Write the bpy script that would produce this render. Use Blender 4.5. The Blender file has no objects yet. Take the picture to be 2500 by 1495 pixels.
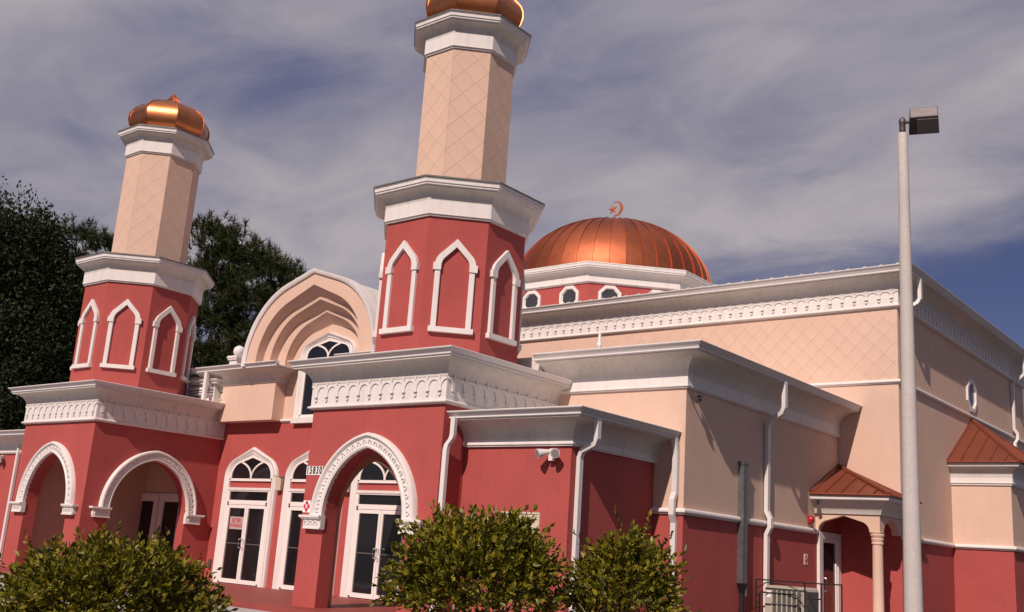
import bpy, bmesh, math, random
import numpy as np
from mathutils import Matrix, Vector
scene = bpy.context.scene
COL = scene.collection
rad = math.radians
# ------------------------------------------------------------------ camera
CAM = Vector((13.205, -14.25, 1.49))
cam = bpy.data.objects.new('camera', bpy.data.cameras.new('camera'))
COL.objects.link(cam)
RIGHT = Vector((0.7802066, 0.6219275, 0.0669613))
DOWN = Vector((-0.0951769, 0.2238332, -0.9699691))
FWD = Vector((-0.6182386, 0.7504031, 0.2338293))
m = Matrix.Identity(4)
for i in range(3):
    m[i][0] = RIGHT[i]; m[i][1] = -DOWN[i]; m[i][2] = -FWD[i]; m[i][3] = CAM[i]
cam.matrix_world = m
cam.data.sensor_width = 36.0
cam.data.lens = 36.0 * 2520.0 / 2500.0
cam.data.clip_end = 3000
scene.camera = cam
# ------------------------------------------------------------------ sun and sky
SUN = Vector((0.178, -0.745, 0.645)).normalized()
sun = bpy.data.objects.new('sun', bpy.data.lights.new('sun', 'SUN'))
COL.objects.link(sun)
sun.data.energy = 4.5
sun.data.angle = rad(0.55)
sun.data.color = (1.0, 0.825, 0.725)
sun.rotation_euler = SUN.to_track_quat('Z', 'Y').to_euler()
sun.location = (20, -40, 40)
world = bpy.data.worlds.new('World'); scene.world = world
world.use_nodes = True
wt = world.node_tree; wt.nodes.clear()
def wn(t, **k):
    n = wt.nodes.new(t)
    for a, b in k.items(): setattr(n, a, b)
    return n
def wl(a, b): wt.links.new(a, b)
sky = wn('ShaderNodeTexSky', sky_type='NISHITA', sun_disc=False)
sky.sun_elevation = math.asin(SUN.z)
sky.sun_rotation = math.atan2(SUN.x, SUN.y)
sky.air_density = 1.0; sky.dust_density = 0.3; sky.ozone_density = 2.0
tc = wn('ShaderNodeTexCoord')
sep = wn('ShaderNodeSeparateXYZ'); wl(tc.outputs['Generated'], sep.inputs[0])
def wmath(op, a, b=None, clamp=False):
    n = wn('ShaderNodeMath', operation=op, use_clamp=clamp)
    for i, v in enumerate((a, b)):
        if v is None: continue
        if isinstance(v, (int, float)): n.inputs[i].default_value = v
        else: wl(v, n.inputs[i])
    return n.outputs[0]
# cloud sheet: the view direction projected on a high flat layer
zz = wmath('ADD', wmath('MAXIMUM', sep.outputs[2], 0.0), 0.22)
cx = wmath('DIVIDE', sep.outputs[0], zz); cy = wmath('DIVIDE', sep.outputs[1], zz)
comb = wn('ShaderNodeCombineXYZ'); wl(cx, comb.inputs[0]); wl(cy, comb.inputs[1])
mp = wn('ShaderNodeMapping'); wl(comb.outputs[0], mp.inputs[0])
mp.inputs['Rotation'].default_value = (0, 0, rad(-60))
mp.inputs['Scale'].default_value = (0.75, 1.15, 1.0)
mp.inputs['Location'].default_value = (-7.297, -14.166, 6.037)
def wnoise(scale, detail, rough, dist):
    n = wn('ShaderNodeTexNoise', noise_dimensions='3D')
    n.inputs['Scale'].default_value = scale; n.inputs['Detail'].default_value = detail
    n.inputs['Roughness'].default_value = rough; n.inputs['Distortion'].default_value = dist
    wl(mp.outputs[0], n.inputs['Vector']); return n.outputs['Fac']
nz0 = wnoise(0.42, 2.0, 0.4, 0.3); nz1 = wnoise(1.3, 3.5, 0.42, 0.6); nz2 = wnoise(4.6, 6.0, 0.58, 0.5)
cov = wmath('ADD', wmath('ADD', wmath('MULTIPLY', nz0, 0.52), wmath('MULTIPLY', nz1, 0.37)), wmath('MULTIPLY', nz2, 0.11))
ramp = wn('ShaderNodeValToRGB'); wl(cov, ramp.inputs[0])
ramp.color_ramp.elements[0].position = 0.43; ramp.color_ramp.elements[0].color = (0, 0, 0, 1)
ramp.color_ramp.elements[1].position = 0.585; ramp.color_ramp.elements[1].color = (0.97, 0.97, 0.97, 1)
ramp.color_ramp.interpolation = 'EASE'
tint = wn('ShaderNodeMixRGB', blend_type='MULTIPLY'); tint.inputs[0].default_value = 1.0
wl(sky.outputs[0], tint.inputs[1]); tint.inputs[2].default_value = (0.66, 0.56, 0.78, 1)
cden = wn('ShaderNodeMapRange'); cden.inputs['From Min'].default_value = 0.36; cden.inputs['From Max'].default_value = 0.62
wl(wmath('ADD', wmath('MULTIPLY', nz1, 0.65), wmath('MULTIPLY', nz2, 0.35)), cden.inputs['Value'])
cloudc = wn('ShaderNodeMixRGB'); wl(cden.outputs[0], cloudc.inputs[0])
cloudc.inputs[1].default_value = (2.7, 2.9, 5.0, 1); cloudc.inputs[2].default_value = (8.8, 8.0, 8.5, 1)
mixc = wn('ShaderNodeMixRGB'); wl(ramp.outputs[0], mixc.inputs[0])
wl(tint.outputs[0], mixc.inputs[1]); wl(cloudc.outputs[0], mixc.inputs[2])
bg = wn('ShaderNodeBackground'); wl(mixc.outputs[0], bg.inputs[0]); bg.inputs[1].default_value = 0.05
wo = wn('ShaderNodeOutputWorld'); wl(bg.outputs[0], wo.inputs[0])
vs = scene.view_settings
vs.view_transform = 'Standard'; vs.look = 'None'; vs.gamma = 1.0; vs.use_curve_mapping = False
vs.exposure = 0.0
scene.cycles.max_bounces = 6

# ------------------------------------------------------------------ materials
MATS = {}
def mat(name, color, rough=0.8, metal=0.0, var=0.06, vscale=1.2, bump=0.0, bscale=60.0, spec=0.4, streak=0.0, var2=None, coat=0.0, fine=0.0, orand=0.0):
    m = bpy.data.materials.new(name); m.use_nodes = True
    t = m.node_tree; p = t.nodes['Principled BSDF']
    p.inputs['Roughness'].default_value = rough; p.inputs['Metallic'].default_value = metal
    p.inputs['Specular IOR Level'].default_value = spec
    if coat: p.inputs['Coat Weight'].default_value = coat
    tex = t.nodes.new('ShaderNodeTexCoord')
    n = t.nodes.new('ShaderNodeTexNoise'); n.inputs['Scale'].default_value = vscale; n.inputs['Detail'].default_value = 6
    n.inputs['Roughness'].default_value = 0.65
    t.links.new(tex.outputs['Object'], n.inputs['Vector'])
    r = t.nodes.new('ShaderNodeValToRGB')
    c = Vector(color[:3]); a = c * (1 - var); b = c * (1 + var)
    if var2: b = Vector(var2)
    r.color_ramp.elements[0].position = 0.3; r.color_ramp.elements[1].position = 0.7
    r.color_ramp.elements[0].color = (*a, 1); r.color_ramp.elements[1].color = (*b, 1)
    t.links.new(n.outputs['Fac'], r.inputs[0]); out = r.outputs[0]
    if streak:      # rain streaks and grime: long vertical noise with a shape of its own
        mpn = t.nodes.new('ShaderNodeMapping'); mpn.inputs['Scale'].default_value = (5, 5, 0.6)
        t.links.new(tex.outputs['Object'], mpn.inputs[0])
        n2 = t.nodes.new('ShaderNodeTexNoise'); n2.inputs['Scale'].default_value = 1.6; n2.inputs['Detail'].default_value = 5
        t.links.new(mpn.outputs[0], n2.inputs['Vector'])
        r2 = t.nodes.new('ShaderNodeValToRGB'); r2.color_ramp.elements[0].position = 0.48; r2.color_ramp.elements[1].position = 0.75
        r2.color_ramp.elements[1].color = (streak, streak, streak, 1); r2.color_ramp.elements[0].color = (0, 0, 0, 1)
        t.links.new(n2.outputs['Fac'], r2.inputs[0])
        mx = t.nodes.new('ShaderNodeMixRGB'); t.links.new(r2.outputs[0], mx.inputs[0]); t.links.new(out, mx.inputs[1])
        mx.inputs[2].default_value = (*(c * 0.55), 1); out = mx.outputs[0]
    if fine:
        n4 = t.nodes.new('ShaderNodeTexNoise'); n4.inputs['Scale'].default_value = 35; n4.inputs['Detail'].default_value = 4
        t.links.new(tex.outputs['Object'], n4.inputs['Vector'])
        mx = t.nodes.new('ShaderNodeMixRGB'); mx.blend_type = 'MULTIPLY'; mx.inputs[0].default_value = fine
        t.links.new(out, mx.inputs[1]); t.links.new(n4.outputs['Fac'], mx.inputs[2])
        mx2 = t.nodes.new('ShaderNodeMixRGB'); mx2.blend_type = 'ADD'; mx2.inputs[0].default_value = fine * 0.5
        t.links.new(mx.outputs[0], mx2.inputs[1]); t.links.new(out, mx2.inputs[2]); out = mx2.outputs[0]
    if orand:       # each sheet or panel its own slight tone
        oi_ = t.nodes.new('ShaderNodeObjectInfo'); mr = t.nodes.new('ShaderNodeMapRange')
        mr.inputs['To Min'].default_value = 1 - orand; mr.inputs['To Max'].default_value = 1 + orand
        t.links.new(oi_.outputs['Random'], mr.inputs['Value'])
        hs = t.nodes.new('ShaderNodeVectorMath'); hs.operation = 'SCALE'
        t.links.new(out, hs.inputs[0]); t.links.new(mr.outputs[0], hs.inputs['Scale']); out = hs.outputs[0]
    t.links.new(out, p.inputs['Base Color'])
    if bump:
        n3 = t.nodes.new('ShaderNodeTexNoise'); n3.inputs['Scale'].default_value = bscale; n3.inputs['Detail'].default_value = 5
        t.links.new(tex.outputs['Object'], n3.inputs['Vector'])
        bp = t.nodes.new('ShaderNodeBump'); bp.inputs['Strength'].default_value = bump; bp.inputs['Distance'].default_value = 0.02
        t.links.new(n3.outputs['Fac'], bp.inputs['Height']); t.links.new(bp.outputs[0], p.inputs['Normal'])
    MATS[name] = m
    return m
RED = mat('red_stucco', (0.392, 0.081, 0.073), 0.85, streak=0.11, var=0.08, vscale=0.9, bump=0.45, bscale=55, spec=0.25, fine=0.25)
PEACH = mat('peach_stucco', (0.64, 0.453, 0.355), 0.85, orand=0.014, streak=0.07, var=0.05, vscale=0.8, bump=0.3, bscale=55, spec=0.25, fine=0.12)
WHITE = mat('white_trim', (0.71, 0.675, 0.655), 0.6, var=0.03, vscale=2.0, bump=0.12, bscale=70, streak=0.24)
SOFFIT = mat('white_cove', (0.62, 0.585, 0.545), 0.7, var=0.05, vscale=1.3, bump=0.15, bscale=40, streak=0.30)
GUTTER = mat('white_gutter_metal', (0.68, 0.66, 0.65), 0.42, var=0.02, vscale=3, streak=0.12)
FLASH = mat('grey_flashing', (0.16, 0.155, 0.15), 0.5, metal=0.3, var=0.15, vscale=5)
COPPER = mat('copper_sheet', (0.62, 0.225, 0.092), 0.34, orand=0.10, metal=1.0, var=0.14, vscale=2.2, bump=0.25, bscale=2.5)
COPPERD = mat('weathered_copper', (0.40, 0.122, 0.060), 0.54, orand=0.13, metal=1.0, var=0.22, vscale=0.9, bump=0.5, bscale=1.6)
COPPERP = mat('copper_roof_painted', (0.23, 0.066, 0.036), 0.45, metal=0.35, var=0.10, vscale=2.0, bump=0.03, bscale=8)
GLASS = mat('dark_glass', (0.012, 0.012, 0.014), 0.06, var=0.2, spec=0.5)
GLASSG = mat('grey_glass', (0.05, 0.05, 0.055), 0.08, var=0.2, spec=0.6)
FRAME = mat('white_aluminium', (0.78, 0.74, 0.71), 0.4, var=0.02)
CHROME = mat('brushed_steel', (0.75, 0.74, 0.72), 0.25, metal=1.0, var=0.03)
CONC = mat('pale_concrete', (0.40, 0.395, 0.39), 0.9, var=0.08, vscale=1.5, bump=0.3, bscale=30, fine=0.3)
POLE = mat('concrete_pole', (0.50, 0.465, 0.44), 0.85, var=0.05, vscale=3, bump=0.25, bscale=35, fine=0.35)
FLOOR = mat('red_floor_paint', (0.26, 0.055, 0.045), 0.6, var=0.10, vscale=2.5, bump=0.1, bscale=40)
ASPH = mat('asphalt', (0.055, 0.054, 0.053), 0.95, var=0.2, vscale=4, bump=0.4, bscale=60, fine=0.4)
SOIL = mat('mulch', (0.06, 0.035, 0.02), 0.95, var=0.3, vscale=15, bump=0.8, bscale=30)
BLACK = mat('black_iron', (0.015, 0.013, 0.013), 0.5, var=0.2)
BRONZE = mat('dark_bronze', (0.11, 0.09, 0.085), 0.45, metal=0.4, var=0.2)
EMBLEM = mat('emblem_copper', (0.40, 0.115, 0.042), 0.7, metal=0.15, var=0.08)
LENS = mat('lamp_lens', (0.27, 0.24, 0.235), 0.25, var=0.1, vscale=8)
ACMET = mat('beige_metal', (0.42, 0.38, 0.31), 0.5, var=0.05)
ACGRILL = mat('dark_grille', (0.09, 0.085, 0.075), 0.7, var=0.3, vscale=60)
GALV = mat('galvanised_steel', (0.20, 0.21, 0.215), 0.38, metal=0.7, var=0.2, vscale=6)
CREAM = mat('cream_metal', (0.60, 0.52, 0.40), 0.5, var=0.04)
REDGL = mat('red_plastic', (0.36, 0.012, 0.024), 0.25, var=0.05, spec=0.6)
SIGNW = mat('sign_white', (0.80, 0.78, 0.76), 0.4, var=0.02)
SIGNR = mat('sign_red', (0.50, 0.02, 0.04), 0.4, var=0.05)
SIGNB = mat('sign_black', (0.012, 0.012, 0.012), 0.4, var=0.1)
SIGNP = mat('sign_grey_board', (0.46, 0.40, 0.38), 0.5, var=0.04)
BROWN = mat('brown_door_panel', (0.14, 0.05, 0.025), 0.4, var=0.15, vscale=3)
BARK = mat('bark', (0.13, 0.095, 0.07), 0.95, var=0.3, vscale=6, bump=0.6, bscale=20)
TWIG = mat('pale_twig', (0.33, 0.26, 0.19), 0.9, var=0.2, vscale=10)
def leafmat(name, c1, c2, rough=0.45, spec=0.4, tr=0.25, scale=6.0):
    m = bpy.data.materials.new(name); m.use_nodes = True
    t = m.node_tree; p = t.nodes['Principled BSDF']
    g = t.nodes.new('ShaderNodeNewGeometry')
    r = t.nodes.new('ShaderNodeValToRGB')
    r.color_ramp.elements[0].color = (*c1, 1); r.color_ramp.elements[1].color = (*c2, 1)
    t.links.new(g.outputs['Random Per Island'], r.inputs[0])
    t.links.new(r.outputs[0], p.inputs['Base Color'])
    p.inputs['Roughness'].default_value = rough; p.inputs['Specular IOR Level'].default_value = spec
    tl = t.nodes.new('ShaderNodeBsdfTranslucent'); t.links.new(r.outputs[0], tl.inputs[0])
    ms = t.nodes.new('ShaderNodeMixShader'); ms.inputs[0].default_value = tr
    t.links.new(p.outputs[0], ms.inputs[1]); t.links.new(tl.outputs[0], ms.inputs[2])
    t.links.new(ms.outputs[0], t.nodes['Material Output'].inputs['Surface'])
    return m
LEAFB = leafmat('shrub_leaf', (0.042, 0.056, 0.004), (0.29, 0.245, 0.022), 0.38, 0.34, 0.26)
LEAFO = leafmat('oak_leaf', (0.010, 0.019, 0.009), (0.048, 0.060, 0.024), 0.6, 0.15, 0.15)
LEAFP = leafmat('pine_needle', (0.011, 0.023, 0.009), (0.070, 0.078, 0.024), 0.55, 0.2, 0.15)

# ------------------------------------------------------------------ mesh helpers
WM = {}
def link(o, parent=None):
    COL.objects.link(o)
    if parent is not None:
        o.parent = parent
        o.matrix_parent_inverse = WM[parent.name].inverted()
    return o
def thing(name, label, cat, loc, group=None):
    o = bpy.data.objects.new(name, None); o.empty_display_size = 0.3
    COL.objects.link(o); o.location = loc
    WM[o.name] = Matrix.Translation(Vector(loc))
    o['label'] = label; o['category'] = cat
    if group: o['group'] = group
    return o
def tag(o, label, cat, group=None):
    o['label'] = label; o['category'] = cat
    if group: o['group'] = group
    return o
def inst(src, name, M, parent):
    o = bpy.data.objects.new(name, src); link(o, parent)
    o.matrix_basis = M; WM[o.name] = M.copy()
    return o
class Fr:                                     # a wall frame: u along the wall, v up, w outwards
    def __init__(s, o, u, w):
        s.o = Vector(o); s.u = Vector(u).normalized(); s.w = Vector(w).normalized(); s.v = Vector((0, 0, 1))
    def __call__(s, u, v, w=0.0): return s.o + s.u * u + s.v * v + s.w * w
    def M(s, u, v, w=0.0, rot=0.0):
        c, n = math.cos(rot), math.sin(rot)
        a = s.u * c + s.v * n; b = -s.u * n + s.v * c; p = s(u, v, w)
        return Matrix(((a.x, b.x, s.w.x, p.x), (a.y, b.y, s.w.y, p.y), (a.z, b.z, s.w.z, p.z), (0, 0, 0, 1)))
FRONT = lambda y, x=0.0: Fr((x, y, 0), (1, 0, 0), (0, -1, 0))
RSIDE = lambda x, y=0.0: Fr((x, y, 0), (0, 1, 0), (1, 0, 0))
LSIDE = lambda x, y=0.0: Fr((x, y, 0), (0, -1, 0), (-1, 0, 0))
BACK = lambda y, x=0.0: Fr((x, y, 0), (-1, 0, 0), (0, 1, 0))
LOCAL = Fr((0, 0, 0), (1, 0, 0), (0, 1, 0)); LOCAL.v = Vector((0, 1, 0)); LOCAL.w = Vector((0, 0, 1))
class MB:
    def __init__(s): s.v = []; s.f = []; s.mi = []; s.cur = 0
    def add(s, pts, faces):
        b = len(s.v); s.v += [tuple(p) for p in pts]
        for f in faces: s.f.append(tuple(b + i for i in f)); s.mi.append(s.cur)
    def box(s, x0, x1, y0, y1, z0, z1):
        s.add([(x, y, z) for z in (z0, z1) for y in (y0, y1) for x in (x0, x1)],
              [(0, 2, 3, 1), (4, 5, 7, 6), (0, 1, 5, 4), (2, 6, 7, 3), (0, 4, 6, 2), (1, 3, 7, 5)])
        return s
    def fbox(s, F, u0, u1, v0, v1, w0, w1):
        s.add([F(u, v, w) for w in (w0, w1) for v in (v0, v1) for u in (u0, u1)],
              [(0, 2, 3, 1), (4, 5, 7, 6), (0, 1, 5, 4), (2, 6, 7, 3), (0, 4, 6, 2), (1, 3, 7, 5)])
        return s
    def prism(s, F, poly, w0, w1, back=True):
        n = len(poly)
        P = [F(u, v, w0) for u, v in poly] + [F(u, v, w1) for u, v in poly]
        fs = [tuple(range(n, 2 * n))] + [(i, (i + 1) % n, n + (i + 1) % n, n + i) for i in range(n)]
        if back: fs.append(tuple(reversed(range(n))))
        s.add(P, fs); return s
    def band(s, F, inner, outer, prof, caps=True):
        """strip between two matching curves; prof = [(t, w)] across it (t 0 inner, 1 outer)"""
        rows = []
        for a, b in zip(inner, outer):
            rows.append([F(a[0] + (b[0] - a[0]) * t, a[1] + (b[1] - a[1]) * t, w) for t, w in prof])
        k = len(prof); P = [p for r in rows for p in r]; fs = []
        for i in range(len(rows) - 1):
            for j in range(k - 1):
                fs.append((i * k + j, i * k + j + 1, (i + 1) * k + j + 1, (i + 1) * k + j))
        if caps and k > 2:
            fs.append(tuple(range(k))); fs.append(tuple((len(rows) - 1) * k + j for j in reversed(range(k))))
        s.add(P, fs); return s
    def sweep(s, path, prof, closed=False):
        """prof: closed loop of (outset, z); the outside lies to the right of the path"""
        n = len(path); k = len(prof); nor = []
        segs = n if closed else n - 1
        for i in range(segs):
            a = Vector(path[i]); b = Vector(path[(i + 1) % n]); d = (b - a).normalized(); nor.append(Vector((d.y, -d.x)))
        P = []
        for i in range(n):
            if closed: n1, n2 = nor[i - 1], nor[i]
            else: n1 = nor[max(0, i - 1)]; n2 = nor[min(segs - 1, i)]
            mt = (n1 + n2) / (1 + n1.dot(n2))
            for o, z in prof: P.append((path[i][0] + mt.x * o, path[i][1] + mt.y * o, z))
        fs = []
        for i in range(segs):
            j = (i + 1) % n
            for q in range(k):
                r = (q + 1) % k; fs.append((i * k + q, i * k + r, j * k + r, j * k + q))
        if not closed:
            fs.append(tuple(range(k))); fs.append(tuple((n - 1) * k + q for q in reversed(range(k))))
        s.add(P, fs); return s
    def tube(s, pts, radii, seg=8, caps=True, square=False):
        pts = [Vector(p) for p in pts]; n = len(pts)
        if not hasattr(radii, '__len__'): radii = [radii] * n
        P = []; ref = None
        for i in range(n):
            d = (pts[min(n - 1, i + 1)] - pts[max(0, i - 1)]).normalized()
            if ref is None: ref = Vector((0, 0, 1)) if abs(d.z) < 0.9 else Vector((1, 0, 0))
            a = d.cross(ref).normalized(); b = a.cross(d).normalized()
            if square == 'ds' : pass
            for q in range(seg):
                t = 2 * math.pi * (q + (0.5 if square else 0)) / seg
                P.append(pts[i] + (a * math.cos(t) + b * math.sin(t)) * radii[i])
        fs = [(i * seg + q, i * seg + (q + 1) % seg, (i + 1) * seg + (q + 1) % seg, (i + 1) * seg + q) for i in range(n - 1) for q in range(seg)]
        if caps: fs.append(tuple(reversed(range(seg)))); fs.append(tuple((n - 1) * seg + q for q in range(seg)))
        s.add(P, fs); return s
    def lathe(s, prof, seg=16, o=(0, 0, 0), a0=0.0):
        P = []; fs = []; k = len(prof)
        for q in range(seg):
            t = a0 + 2 * math.pi * q / seg
            for r, z in prof: P.append((o[0] + r * math.cos(t), o[1] + r * math.sin(t), o[2] + z))
        for q in range(seg):
            p = (q + 1) % seg
            for i in range(k - 1): fs.append((q * k + i, p * k + i, p * k + i + 1, q * k + i + 1))
        fs.append(tuple(reversed([q * k for q in range(seg)]))); fs.append(tuple(q * k + k - 1 for q in range(seg)))
        s.add(P, fs); return s
    def mesh(s, name, mats, smooth=30, recalc=True):
        me = bpy.data.meshes.new(name); me.from_pydata(s.v, [], s.f)
        for m_ in (mats if isinstance(mats, (list, tuple)) else [mats]): me.materials.append(m_)
        if any(s.mi): me.polygons.foreach_set('material_index', s.mi)
        if recalc:
            bm = bmesh.new(); bm.from_mesh(me)
            bmesh.ops.remove_doubles(bm, verts=bm.verts, dist=1e-5)
            bmesh.ops.recalc_face_normals(bm, faces=bm.faces); bm.to_mesh(me); bm.free()
        if smooth:
            me.polygons.foreach_set('use_smooth', [True] * len(me.polygons)); me.set_sharp_from_angle(angle=rad(smooth))
        return me
    def build(s, name, mats, parent=None, smooth=30, recalc=True):
        o = bpy.data.objects.new(name, s.mesh(name, mats, smooth, recalc)); link(o, parent)
        WM[o.name] = Matrix.Identity(4); return o

def arc2(hw, rise, z0, n=14, cx=0.0, foot=None):
    """pointed arch of two arcs springing at z0; foot = start of straight jambs"""
    r = (hw * hw + rise * rise) / (2 * hw); t1 = math.asin(min(1, rise / r))
    L = [(cx - hw + r - r * math.cos(t1 * i / n), z0 + r * math.sin(t1 * i / n)) for i in range(n + 1)]
    R = [(2 * cx - x, z) for x, z in reversed(L[:-1])]
    P = L + R
    if foot is not None: P = [(cx - hw, foot)] + P + [(cx + hw, foot)]
    return P
def keel(hw, rise, r, z0, n=8, cx=0.0, foot=None):
    """keel arch: round shoulders of radius r, then straight lines to the point"""
    c = Vector((-hw + r, 0)); ap = Vector((0, rise)); d = ap - c; D = d.length
    base = math.atan2(d.y, d.x); off = math.acos(min(1, r / D))
    te = base + off
    L = []
    for i in range(n + 1):
        t = math.pi + (te - math.pi) * i / n
        L.append((cx + c.x + r * math.cos(t), z0 + r * math.sin(t)))
    L.append((cx, z0 + rise))
    R = [(2 * cx - x, z) for x, z in reversed(L[:-1])]
    P = L + R
    if foot is not None: P = [(cx - hw, foot)] + P + [(cx + hw, foot)]
    return P
def octo(cx, cy, a):
    t = math.tan(math.pi / 8)
    return [(cx - t * a, cy - a), (cx + t * a, cy - a), (cx + a, cy - t * a), (cx + a, cy + t * a), (cx + t * a, cy + a), (cx - t * a, cy + a), (cx - a, cy + t * a), (cx - a, cy - t * a)]
def octo_frames(cx, cy, a):
    out = []
    for k in range(8):
        t = -math.pi / 2 + k * math.pi / 4
        w = Vector((math.cos(t), math.sin(t), 0)); u = Vector((-math.sin(t), math.cos(t), 0))
        out.append(Fr((cx + w.x * a, cy + w.y * a, 0), u, w))
    return out
def clip(poly, nx, ny, c):
    out = []
    for i in range(len(poly)):
        p = poly[i]; q = poly[(i + 1) % len(poly)]
        dp = p[0] * nx + p[1] * ny - c; dq = q[0] * nx + q[1] * ny - c
        if dp <= 0: out.append(p)
        if (dp < 0 < dq) or (dq < 0 < dp):
            t = dp / (dp - dq); out.append((p[0] + (q[0] - p[0]) * t, p[1] + (q[1] - p[1]) * t))
    return out
def diamonds(F, u0, u1, v0, v1, d, mats, parent, gap=0.012, proud=0.012, ou=0.0, ov=0.0, name='wall_panel', dv=None):
    """lozenge stucco panels laid proud of the wall, joints between them left open"""
    dv = dv or d
    cache = {}
    i0 = int(math.floor((u0 - ou) / d * 2)) - 2; i1 = int(math.ceil((u1 - ou) / d * 2)) + 2
    j0 = int(math.floor((v0 - ov) / dv * 2)) - 2; j1 = int(math.ceil((v1 - ov) / dv * 2)) + 2
    k = 0
    for i in range(i0, i1):
        for j in range(j0, j1):
            if (i + j) % 2: continue
            cu = ou + i * d / 2; cv = ov + j * dv / 2; h = d / 2 - gap * 0.75; hv = dv / 2 - gap * 0.75
            poly = [(cu - h, cv), (cu, cv - hv), (cu + h, cv), (cu, cv + hv)]
            full = cu - h > u0 and cu + h < u1 and cv - hv > v0 and cv + hv < v1
            if full:
                if 'm' not in cache:
                    b = MB(); b.prism(LOCAL, [(-h, 0), (0, -hv), (h, 0), (0, hv)], -0.002, proud, back=False)
                    cache['m'] = b.mesh(name, mats, 0)
                inst(cache['m'], name, F.M(cu, cv, 0), parent)
            else:
                for c_ in ((-1, 0, -u0), (1, 0, u1), (0, -1, -v0), (0, 1, v1)):
                    poly = clip(poly, *c_)
                    if not poly: break
                if len(poly) < 3: continue
                ar = abs(sum(poly[q][0] * poly[(q + 1) % len(poly)][1] - poly[(q + 1) % len(poly)][0] * poly[q][1] for q in range(len(poly)))) / 2
                if ar < 0.003: continue
                b = MB(); b.prism(F, poly, -0.002, proud, back=False); b.build(name, mats, parent, 0)
            k += 1
    return k
# a K-style gutter and a coved soffit, both swept along the eaves
def gutter_prof(o, zt, h=0.14):
    return [(o, zt), (o + 0.008, zt - 0.012), (o, zt - 0.028), (o - 0.02, zt - 0.034), (o - 0.085, zt - h * 0.74), (o - 0.072, zt - h * 0.78), (o - 0.070, zt - h * 0.90), (o - 0.085, zt - h),
            (o - 0.17, zt - h), (o - 0.17, zt)]
def cove_prof(o0, z0, o1, z1, n=6, inner=-0.05):
    """concave cove from the wall (o0,z0) up and out to (o1,z1)"""
    P = [(inner, z0)]
    for i in range(n + 1):
        t = math.pi / 2 * i / n
        P.append((o0 + (o1 - o0) * (1 - math.cos(t)), z0 + (z1 - z0) * math.sin(t)))
    P += [(o1, z1 + 0.03), (inner, z1 + 0.03)]
    return P
def mould_prof(o, z0, z1, inner=-0.03):
    h = z1 - z0
    return [(inner, z0), (o * 0.45, z0), (o * 0.6, z0 + h * 0.2), (o * 0.95, z0 + h * 0.35), (o, z0 + h * 0.6), (o * 0.9, z0 + h * 0.85), (o * 0.6, z1), (inner, z1)]
def fascia_prof(o, z0, z1):       # the stepped white fascia under the minaret roof edge
    h = z1 - z0
    return [(-0.05, z0), (o - 0.075, z0), (o - 0.07, z0 + h * .14), (o - 0.035, z0 + h * 0.2), (o - 0.035, z0 + h * 0.38), (o - 0.012, z0 + h * 0.44), (o - 0.012, z0 + h * 0.84), (o, z0 + h * 0.86), (o, z1), (-0.05, z1)]

# ------------------------------------------------------------------ frieze relief motif (shared meshes)
def frieze_motif(foot, fleur, name='frieze_arch', w=0.32):
    b = MB(); hw = w / 2; st = 0.030; n = 7; d = 0.021
    top = 0.0; apex = -0.045; sp = foot + 0.045
    L = [(-hw + (hw - st) * math.sin(math.pi / 2 * i / n), sp + (apex - sp) * math.cos(math.pi / 2 * i / n)) for i in range(n + 1)]
    R = [(-x, z) for x, z in reversed(L)]
    # raised plate cut to scallops, its pendant foot and the fleur on top
    for seq in (L, R):
        for i in range(n):
            a, c = seq[i], seq[i + 1]
            b.prism(LOCAL, [(a[0], a[1]), (c[0], c[1]), (c[0], top), (a[0], top)], 0.0, d, back=False)
    b.prism(LOCAL, [(-st, foot), (st, foot), (st, top), (-st, top)], 0.0, d, back=False)
    b.prism(LOCAL, [(-st - 0.014, foot - 0.022), (st + 0.014, foot - 0.022), (st + 0.014, foot), (-st - 0.014, foot)], 0.0, d + 0.016, back=False)
    b.prism(LOCAL, [(0, foot - 0.12), (0.036, foot - 0.085), (0.036, foot - 0.062), (0, foot - 0.095), (-0.036, foot - 0.062), (-0.036, foot - 0.085)], 0.0, 0.03, back=False)
    for s_ in (-1, 1) if fleur else ():
        b.prism(LOCAL, [(s_ * 0.012, -0.10), (s_ * 0.03, -0.1), (s_ * 0.05, -0.03), (s_ * 0.105, 0.012), (s_ * 0.07, 0.012), (s_ * 0.02, -0.03)][::s_], d, d + 0.016, back=False)
    b.prism(LOCAL, [(-0.014, -0.02), (0, -0.035), (0.014, -0.02), (0.022, 0.035), (0, 0.05), (-0.022, 0.035)], d - 0.01, d + 0.02, back=False)
    return b.mesh(name, WHITE, 0)
MOTIF = frieze_motif(-0.245, False); MOTIF_F = frieze_motif(-0.20, True)
def lay_frieze(F, u0, u1, ztop, parent, n=None, wd=0.32, motif=None):
    n = n or max(1, round((u1 - u0) / wd)); s = (u1 - u0) / n
    for i in range(n):
        M = F.M(u0 + s * (i + 0.5), ztop, 0.004) @ Matrix.Diagonal((s / 0.32, 1, 1, 1))
        inst(motif or MOTIF, 'frieze_arch', M, parent)
def relief_mesh(name='relief_arch'):
    b = MB(); n = 8; i_, o_ = [], []
    for k in range(n + 1):
        t = math.pi * k / n
        i_.append((-0.026 * math.cos(t), 0.026 * math.sin(t))); o_.append((-0.048 * math.cos(t), 0.05 * math.sin(t)))
    i_ = [(-0.026, -0.03)] + i_ + [(0.026, -0.03)]; o_ = [(-0.048, -0.03)] + o_ + [(0.048, -0.03)]
    b.band(LOCAL, i_, o_, [(0, 0), (0.1, 0.028), (0.9, 0.028), (1, 0)]); return b.mesh(name, WHITE, 0)
RELIEF = relief_mesh()

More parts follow.
